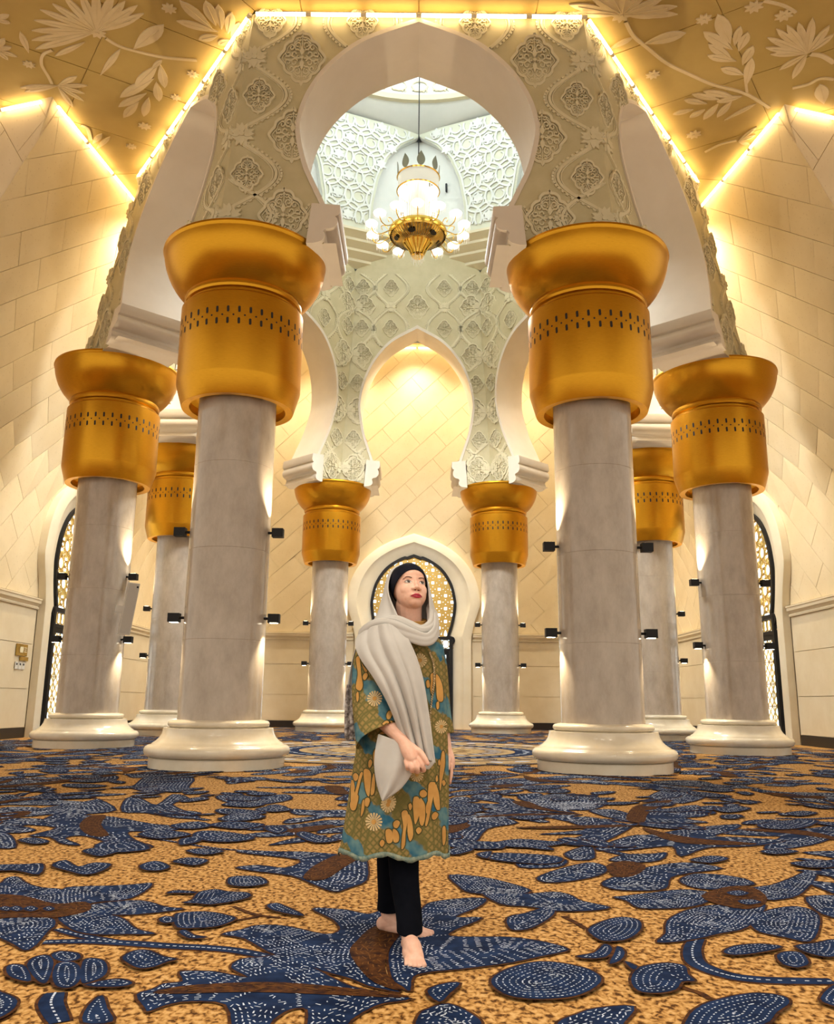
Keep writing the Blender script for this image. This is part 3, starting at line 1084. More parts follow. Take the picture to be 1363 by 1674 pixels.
# ------------------------------------------------------------------ portals: arched latticed doors and window
M['day_pane'] = node_mat('day_pane', (0.8, 0.85, 0.9), 0.1, emit=(0.9, 0.95, 1.0), estr=1.5)
nt = M['day_pane'].node_tree
tc = nt.nodes.new('ShaderNodeTexCoord'); nz = nt.nodes.new('ShaderNodeTexNoise'); nz.inputs['Scale'].default_value = 1.3; nz.inputs['Detail'].default_value = 5
cr = nt.nodes.new('ShaderNodeValToRGB'); el = cr.color_ramp.elements
el[0].position = 0.30; el[0].color = (0.16, 0.22, 0.24, 1); el[1].position = 0.56; el[1].color = (0.92, 0.97, 1.0, 1)
x_ = el.new(0.45); x_.color = (0.55, 0.66, 0.68, 1)
nt.links.new(tc.outputs['Object'], nz.inputs['Vector']); nt.links.new(nz.outputs['Fac'], cr.inputs[0])
nt.links.new(cr.outputs[0], nt.nodes['Principled BSDF'].inputs['Emission Color'])
M['casing'] = noise_col(node_mat('casing_stone', rough=0.5, spec=0.35), (0.78, 0.70, 0.54), (0.84, 0.77, 0.62), 1.2)

P_IN = [(1.40, 3.45), (1.58, 4.0), (1.69, 4.6), (1.68, 5.0), (1.52, 5.6), (1.15, 6.15), (0.62, 6.52), (0.0, 6.76)]
P_OUT = [(2.27, 3.45), (2.40, 4.05), (2.60, 4.65), (2.62, 5.05), (2.42, 5.85), (1.90, 6.62), (1.05, 7.22), (0.0, 7.60)]


def both(halfpts, k=4):
    h = catmull(halfpts, 2 * k)
    return [(-u, z) for u, z in h] + [(u, z) for u, z in h[-2::-1]]


def in_arch(u, z, sc=1.0, m_=0.0):
    pts = P_IN
    if z <= 3.45: return abs(u) < 1.40 - m_
    for (a, za), (b_, zb) in zip(pts[:-1], pts[1:]):
        if za <= z <= zb: return abs(u) < a + (b_ - a) * (z - za) / (zb - za) - m_
    return False


def make_portal(name, kind):
    """local x along the wall, y = out of the wall (towards the room is -y), z up"""
    t = empty(name)
    fn = lambda u, z, h: Vector((u, -h, z))
    o_, i_ = both(P_OUT), both(P_IN)
    # legs of the casing
    o_ = [(-2.27, 0.0)] + o_ + [(2.27, 0.0)]
    i_ = [(-1.55, 0.0)] + [(-1.55, 3.30)] + i_[1:-1] + [(1.55, 3.30)] + [(1.55, 0.0)]
    o_ = [o_[0], (-2.27, 3.30)] + o_[2:-2] + [(2.27, 3.30), o_[-1]]
    assert len(o_) == len(i_)
    mb = MB(); n = len(o_)
    prof = [(0.0, 0.0), (0.0, 0.20), (0.10, 0.24), (0.42, 0.24), (0.50, 0.18), (0.62, 0.15), (0.90, 0.10), (1.0, 0.06), (1.0, 0.0)]
    K = len(prof)
    vs = [fn(o_[k][0] + (i_[k][0] - o_[k][0]) * a, o_[k][1] + (i_[k][1] - o_[k][1]) * a, h) for k in range(n) for a, h in prof]
    mb.add(vs, [(k * K + j, k * K + j + 1, (k + 1) * K + j + 1, (k + 1) * K + j) for k in range(n - 1) for j in range(K - 1)])
    mb.build('casing', 'casing', t, angle=35)
    # black frame: arch, transom, door frame and meeting stiles
    mb = MB()
    arch = both(P_IN)
    mb.ribbon([(u * 0.965, z - 0.05 if abs(u) < 0.3 else z) for u, z in arch], 0.11, fn, 0.05, 0.15)
    mb.ribbon([(-1.55, 3.45), (1.55, 3.45)], 0.12, fn, 0.05, 0.16)
    mb.ribbon([(-1.5, 3.0), (1.5, 3.0)], 0.10, fn, 0.05, 0.15)
    for sg in (-1, 1):
        mb.ribbon([(sg * 1.49, 0.0), (sg * 1.49, 3.45)], 0.13, fn, 0.05, 0.17)
        mb.ribbon(catmull([(sg * 1.49, 3.2), (sg * 1.60, 3.32), (sg * 1.57, 3.46), (sg * 1.40, 3.50)], 3), 0.08, fn, 0.05, 0.15)
    mb.build('frame', 'black', t, smooth=False)
    for sg in (-1, 1):
        mb = MB()
        for a, b_ in ((0.02, 0.12), (1.30, 1.42)):
            mb.ribbon([(sg * (a + b_) / 2, 0.0), (sg * (a + b_) / 2, 2.95)], b_ - a, fn, 0.05, 0.13)
        mb.ribbon([(sg * 0.02, 0.19), (sg * 1.42, 0.19)], 0.38, fn, 0.05, 0.13)
        mb.ribbon([(sg * 0.02, 2.88), (sg * 1.42, 2.88)], 0.14, fn, 0.05, 0.13)
        leaf = mb.build('door_leaf', 'black', t, smooth=False)
        mb = MB()
        mb.tube([fn(sg * 0.22, 0.75, 0.24), fn(sg * 0.22, 2.05, 0.24)], 0.03, 8)
        for z in (0.9, 1.9): mb.tube([fn(sg * 0.22, z, 0.12), fn(sg * 0.22, z, 0.24)], 0.018, 6)
        mb.build('handle', 'polished_gold', leaf)
        mb = MB()
        mb.prism([(sg * 0.12, 0.38), (sg * 1.30, 0.38), (sg * 1.30, 2.81), (sg * 0.12, 2.81)], fn, 0.055, 0.07)
        mb.build('pane', 'day_pane', leaf, smooth=False)
        mb = MB()
        nx, nz_ = 4, 8; dx, dz = 1.18 / nx, 2.43 / nz_
        for i in range(nx):
            for j in range(nz_):
                cx, cz = 0.12 + dx * (i + 0.5), 0.38 + dz * (j + 0.5)
                mb.ribbon([(sg * (cx + dx * 0.5 * a), cz + dz * 0.5 * c__) for a, c__ in ((0, -1), (1, 0), (0, 1), (-1, 0), (0, -1))], 0.025, fn, 0.07, 0.095)
        for i in (1, 3): mb.ribbon([(sg * (0.12 + dx * i), 0.38), (sg * (0.12 + dx * i), 2.81)], 0.022, fn, 0.07, 0.09)
        for j in (2, 4, 6): mb.ribbon([(sg * 0.12, 0.38 + dz * j), (sg * 1.30, 0.38 + dz * j)], 0.022, fn, 0.07, 0.09)
        mb.build('lattice', 'gold_lattice', leaf, smooth=False, recalc=False)
    mb = MB()
    mb.prism([(u * 0.98, z) for u, z in arch], fn, 0.03, 0.05)
    mb.build('pane', 'day_pane', t, smooth=False)
    mb = MB(); mb.prism([(-1.5, 3.02), (1.5, 3.02), (1.5, 3.44), (-1.5, 3.44)], fn, 0.03, 0.05)
    mb.build('pane', 'day_pane', t, smooth=False)
    mb = MB()
    def rib(pts, w, lim=0.04):
        cur = []
        for p in pts + [None]:
            if p is not None and in_arch(*p, 1, lim) and p[1] > 3.46: cur.append(p)
            else:
                if len(cur) > 1: mb.ribbon(cur, w, fn, 0.05, 0.085)
                cur = []
    if kind == 'petal':
        r = 0.36
        for i in range(-6, 7):
            for j in range(0, 9):
                cx, cz = i * r * sqrt(2) / 1.0, 3.6 + j * r * sqrt(2)
                for ox, oz in ((0, 0), (r * sqrt(2) / 2, r * sqrt(2) / 2)):
                    rib([(cx + ox + r * cos(2 * pi * k / 32), cz + oz + r * sin(2 * pi * k / 32)) for k in range(33)], 0.085)
    else:
        R = 0.34
        for i in range(-5, 6):
            for j in range(0, 7):
                cx, cz = i * 2 * R * 0.92 + (R * 0.92 if j % 2 else 0), 3.7 + j * R * 1.6
                n8 = 10
                rib([(cx + (R if k % 2 else R * 0.55) * cos(pi * k / n8), cz + (R if k % 2 else R * 0.55) * sin(pi * k / n8)) for k in range(2 * n8 + 1)], 0.035)
                rib([(cx + 0.17 * cos(2 * pi * k / 12), cz + 0.17 * sin(2 * pi * k / 12)) for k in range(13)], 0.03)
                for k in range(6):
                    a = pi * k / 3 + 0.2
                    rib([(cx + R * t_ * cos(a), cz + R * t_ * sin(a)) for t_ in (0.9, 1.1, 1.3, 1.5)], 0.03)
    for i in range(12):
        cx = -1.4 + 0.255 * (i + 0.5)
        mb.ribbon([(cx + 0.16 * cos(2 * pi * k / 16), 3.23 + 0.16 * sin(2 * pi * k / 16)) for k in range(17)], 0.03, fn, 0.05, 0.085)
    mb.build('lattice', 'gold_lattice', t, smooth=False, recalc=False)
    return t


pw = make_portal('door_3', 'petal')
pw.location = (-0.05, WY - 0.03, 0)
tag(pw, 'arched window door with gold petal lattice in the far wall', kind='structure')
pl = make_portal('door_1', 'star')
pl.location = (-WX + 0.03, 11.6, 0); pl.rotation_euler = (0, 0, pi / 2)
tag(pl, 'arched black door with star lattice in the left wall', kind='structure')
pr = copy_tree(pl); pr.name = 'door_2'
pr.location = (WX - 0.03, 11.6, 0); pr.rotation_euler = (0, 0, -pi / 2)
tag(pr, 'arched black door with star lattice in the right wall', kind='structure')


# ------------------------------------------------------------------ carved flowers on the ceiling (plan coordinates of each element)
CEILING = [[('p',(-6.01,-0.18),(-7.37,0.33),0.17),('p',(-6.01,-0.18),(-7.33,0.08),0.17),('p',(-6.01,-0.18),(-7.21,-0.19),0.17),('p',(-6.01,-0.18),(-7.04,-0.47),0.17),('p',(-6.01,-0.18),(-6.81,-0.75),0.17),('p',(-6.01,-0.18),(-6.52,-0.9),0.17),('p',(-6.01,-0.18),(-6.23,-1.12),0.17),('p',(-6.01,-0.18),(-5.89,-1.22),0.17),('p',(-6.01,-0.18),(-5.6,-1.27),0.17),('p',(-6.01,-0.18),(-5.33,-1.18),0.17),('p',(-6.01,-0.18),(-5.19,-0.99),0.17),('p',(-6.01,-0.18),(-5.01,-0.88),0.17),('p',(-6.01,-0.18),(-4.96,-0.68),0.17),('p',(-6.01,-0.18),(-5.09,-0.58),0.17),('r',(-6.0,-0.15),0.16),('p',(-6.34,0.12),(-7.08,0.53),0.11),('s',[(-5.9,0.01),(-5.72,0.23),(-5.4,0.39),(-4.96,0.55),(-4.34,0.63)],0.06),('p',(-5.48,0.31),(-4.69,-0.38),0.3),('p',(-6.42,1.12),(-5.73,0.31),0.12)],[('p',(-7.43,1.48),(-8.24,1.56),0.13),('p',(-7.43,1.48),(-8.2,1.69),0.13),('p',(-7.43,1.48),(-6.9,1.16),0.13),('p',(-7.43,1.48),(-6.81,1.47),0.13),('p',(-7.43,1.48),(-6.97,1.74),0.13),('p',(-7.43,1.48),(-7.09,2.01),0.13),('p',(-7.43,1.48),(-7.41,2.22),0.13),('s',[(-7.52,1.42),(-7.49,1.17),(-7.46,0.8),(-7.3,0.5),(-7.06,0.36)],0.057)],[('p',(-5.1,0.76),(-5.23,1.51),0.19),('p',(-5.14,0.76),(-5.85,1.52),0.23),('p',(-5.35,1.19),(-6.28,1.86),0.23),('p',(-5.35,1.32),(-5.49,1.98),0.19),('p',(-5.67,1.71),(-6.43,2.2),0.19),('p',(-5.67,1.85),(-6.0,2.55),0.18),('p',(-5.92,1.99),(-6.46,2.6),0.19),('p',(-5.31,0.89),(-5.02,0.61),0.1)],[('p',(-3.73,-0.21),(-4.43,-0.49),0.19),('p',(-3.82,-0.31),(-4.23,-1.01),0.23),('p',(-3.73,-0.37),(-3.77,-1.01),0.23),('p',(-3.65,-0.27),(-3.57,-0.92),0.19),('p',(-3.56,-0.16),(-3.37,-0.73),0.19),('p',(-3.76,-0.1),(-4.15,0.01),0.19),('p',(-3.56,0.0),(-3.81,0.14),0.16),('p',(-3.53,-0.0),(-3.28,-0.48),0.16)],[('r',(-4.47,-0.81),0.13)],[('r',(-7.71,0.8),0.12)],[('r',(-4.53,1.06),0.12)],[('r',(-5.1,1.84),0.11)],[('r',(-6.1,2.93),0.14)],[('r',(-6.68,3.77),0.12)],[('p',(-8.14,0.35),(-7.83,0.57),0.12),('p',(-8.14,0.35),(-8.05,0.66),0.12),('p',(-8.14,0.35),(-7.82,0.04),0.12),('p',(-8.14,0.35),(-7.81,0.28),0.12)],[('p',(-7.55,0.45),(-7.44,-0.16),0.13)],[('p',(-7.76,-0.49),(-7.43,-0.6),0.11),('p',(-7.76,-0.49),(-7.51,-0.39),0.11)],[('s',[(-7.51,2.91),(-7.42,3.06),(-7.52,3.5)],0.085),('p',(-7.54,3.66),(-7.17,3.25),0.13),('p',(-7.53,3.87),(-7.03,3.37),0.11)],[('p',(3.64,-0.78),(2.65,-1.01),0.19),('p',(3.64,-0.78),(2.76,-0.81),0.19),('p',(3.64,-0.78),(2.98,-1.25),0.19),('p',(3.64,-0.78),(3.25,-1.39),0.19),('p',(3.64,-0.78),(3.58,-1.44),0.19),('p',(3.64,-0.78),(3.93,-1.36),0.19),('p',(3.64,-0.78),(4.25,-1.17),0.19),('p',(3.64,-0.78),(4.57,-0.99),0.19),('p',(3.64,-0.78),(4.64,-0.79),0.19),('p',(3.64,-0.78),(4.37,-0.76),0.19),('r',(3.64,-0.75),0.18),('s',[(3.76,-0.58),(3.99,-0.21),(4.33,0.11),(4.83,0.56),(5.4,0.91),(6.02,1.25),(6.71,1.5),(7.44,2.0)],0.068),('p',(4.26,0.0),(4.94,-0.31),0.28),('p',(3.64,0.15),(3.99,-0.16),0.12)],[('p',(6.66,1.27),(6.42,0.36),0.2),('p',(6.48,0.9),(5.94,0.69),0.21),('p',(6.33,0.6),(6.31,0.03),0.2),('p',(6.17,0.48),(5.55,0.32),0.2),('p',(6.1,0.2),(6.07,-0.35),0.2),('p',(5.97,0.14),(5.25,-0.34),0.23),('p',(5.87,-0.02),(5.35,-0.8),0.27),('p',(5.96,0.03),(5.87,-0.5),0.16),('p',(6.07,0.43),(5.45,-0.02),0.2),('s',[(6.76,1.47),(6.55,1.02)],0.053)],[('p',(7.43,0.23),(6.57,0.08),0.16),('p',(7.43,0.23),(6.74,0.27),0.16),('p',(7.43,0.23),(7.11,0.74),0.16),('p',(7.43,0.23),(7.49,1.01),0.16),('p',(7.43,0.23),(6.49,-0.2),0.16),('p',(7.43,0.23),(6.55,-0.44),0.16),('p',(7.43,0.23),(6.7,-0.54),0.16),('p',(7.43,0.23),(6.88,-0.62),0.16),('p',(7.43,0.23),(7.08,-0.75),0.16),('p',(7.43,0.23),(7.48,-0.55),0.16),('p',(7.43,0.23),(7.67,-0.32),0.16),('s',[(7.5,0.26),(7.75,0.31),(8.08,0.51)],0.093)],[('p',(6.71,1.6),(6.26,1.81),0.2),('p',(6.56,1.63),(5.85,1.45),0.2),('p',(6.56,1.74),(6.46,2.37),0.18),('p',(6.32,1.74),(5.65,1.55),0.18),('p',(6.32,1.88),(6.19,2.45),0.18),('p',(6.08,1.88),(5.55,1.75),0.18),('p',(6.11,2.09),(5.87,2.38),0.16),('p',(5.86,2.09),(5.48,2.28),0.16),('p',(6.66,2.48),(7.1,1.86),0.12)],[('s',[(6.68,3.77),(6.92,3.44),(7.22,3.27)],0.05),('p',(7.28,3.31),(7.46,2.72),0.11),('p',(7.28,3.31),(7.56,3.03),0.11),('p',(7.28,3.31),(7.59,3.43),0.11)],[('r',(5.15,-0.67),0.14)],[('r',(5.92,-1.0),0.16)],[('r',(6.54,-0.79),0.16)],[('r',(4.67,0.93),0.14)],[('r',(6.18,3.05),0.16)],[('s',[(7.63,1.32),(7.89,1.19),(8.04,1.0),(8.33,1.02)],0.071)],[('p',(8.52,1.84),(8.12,1.18),0.27)],[('s',[(6.03,-1.15),(6.42,-1.04),(6.72,-0.87)],0.057)]]


def ceil_petal(mb, A, B, w, h=0.03):
    ax, ay = A; bx, by = B
    L = hypot(bx - ax, by - ay); a = atan2(by - ay, bx - ax)
    k = 7
    upp = [(L * t, w * 0.5 * (sin(pi * t ** 1.25) ** 0.8 if t < 1 else 0)) for t in [i / k for i in range(k + 1)]]
    poly = rot(upp + [(x, -y) for x, y in upp[-2:0:-1]], a, ax, ay)
    mb.prism(poly, cfn, 0.0, h, bottom=False)
    mb.ribbon(rot([(L * 0.08, 0), (L * 0.5, 0.004), (L * 0.82, 0)], a, ax, ay), 0.014, cfn, h, h + 0.012)


for mo in CEILING:
    mb = MB(); big = len(mo) > 1
    for el in mo:
        if el[0] == 'p': ceil_petal(mb, el[1], el[2], el[3], 0.026 + 0.008 * random.random())
        elif el[0] == 's': mb.ribbon(catmull([tuple(p) for p in el[1]], 5), el[2], cfn, 0.0, 0.028)
        else:
            cx, cy = el[1]; r = el[2]
            for k in range(8):
                a = 2 * pi * k / 8
                mb.prism(rot(petal(r * 0.95, r * 0.5), a, cx + 0.1 * r * cos(a), cy + 0.1 * r * sin(a)), cfn, 0, 0.03, bottom=False)
            mb.prism([(cx + 0.25 * r * cos(k), cy + 0.25 * r * sin(k)) for k in range(6)], cfn, 0, 0.045, bottom=False)
    mb.build('flower_relief', 'ceil_relief', ceil, smooth=False, recalc=False)

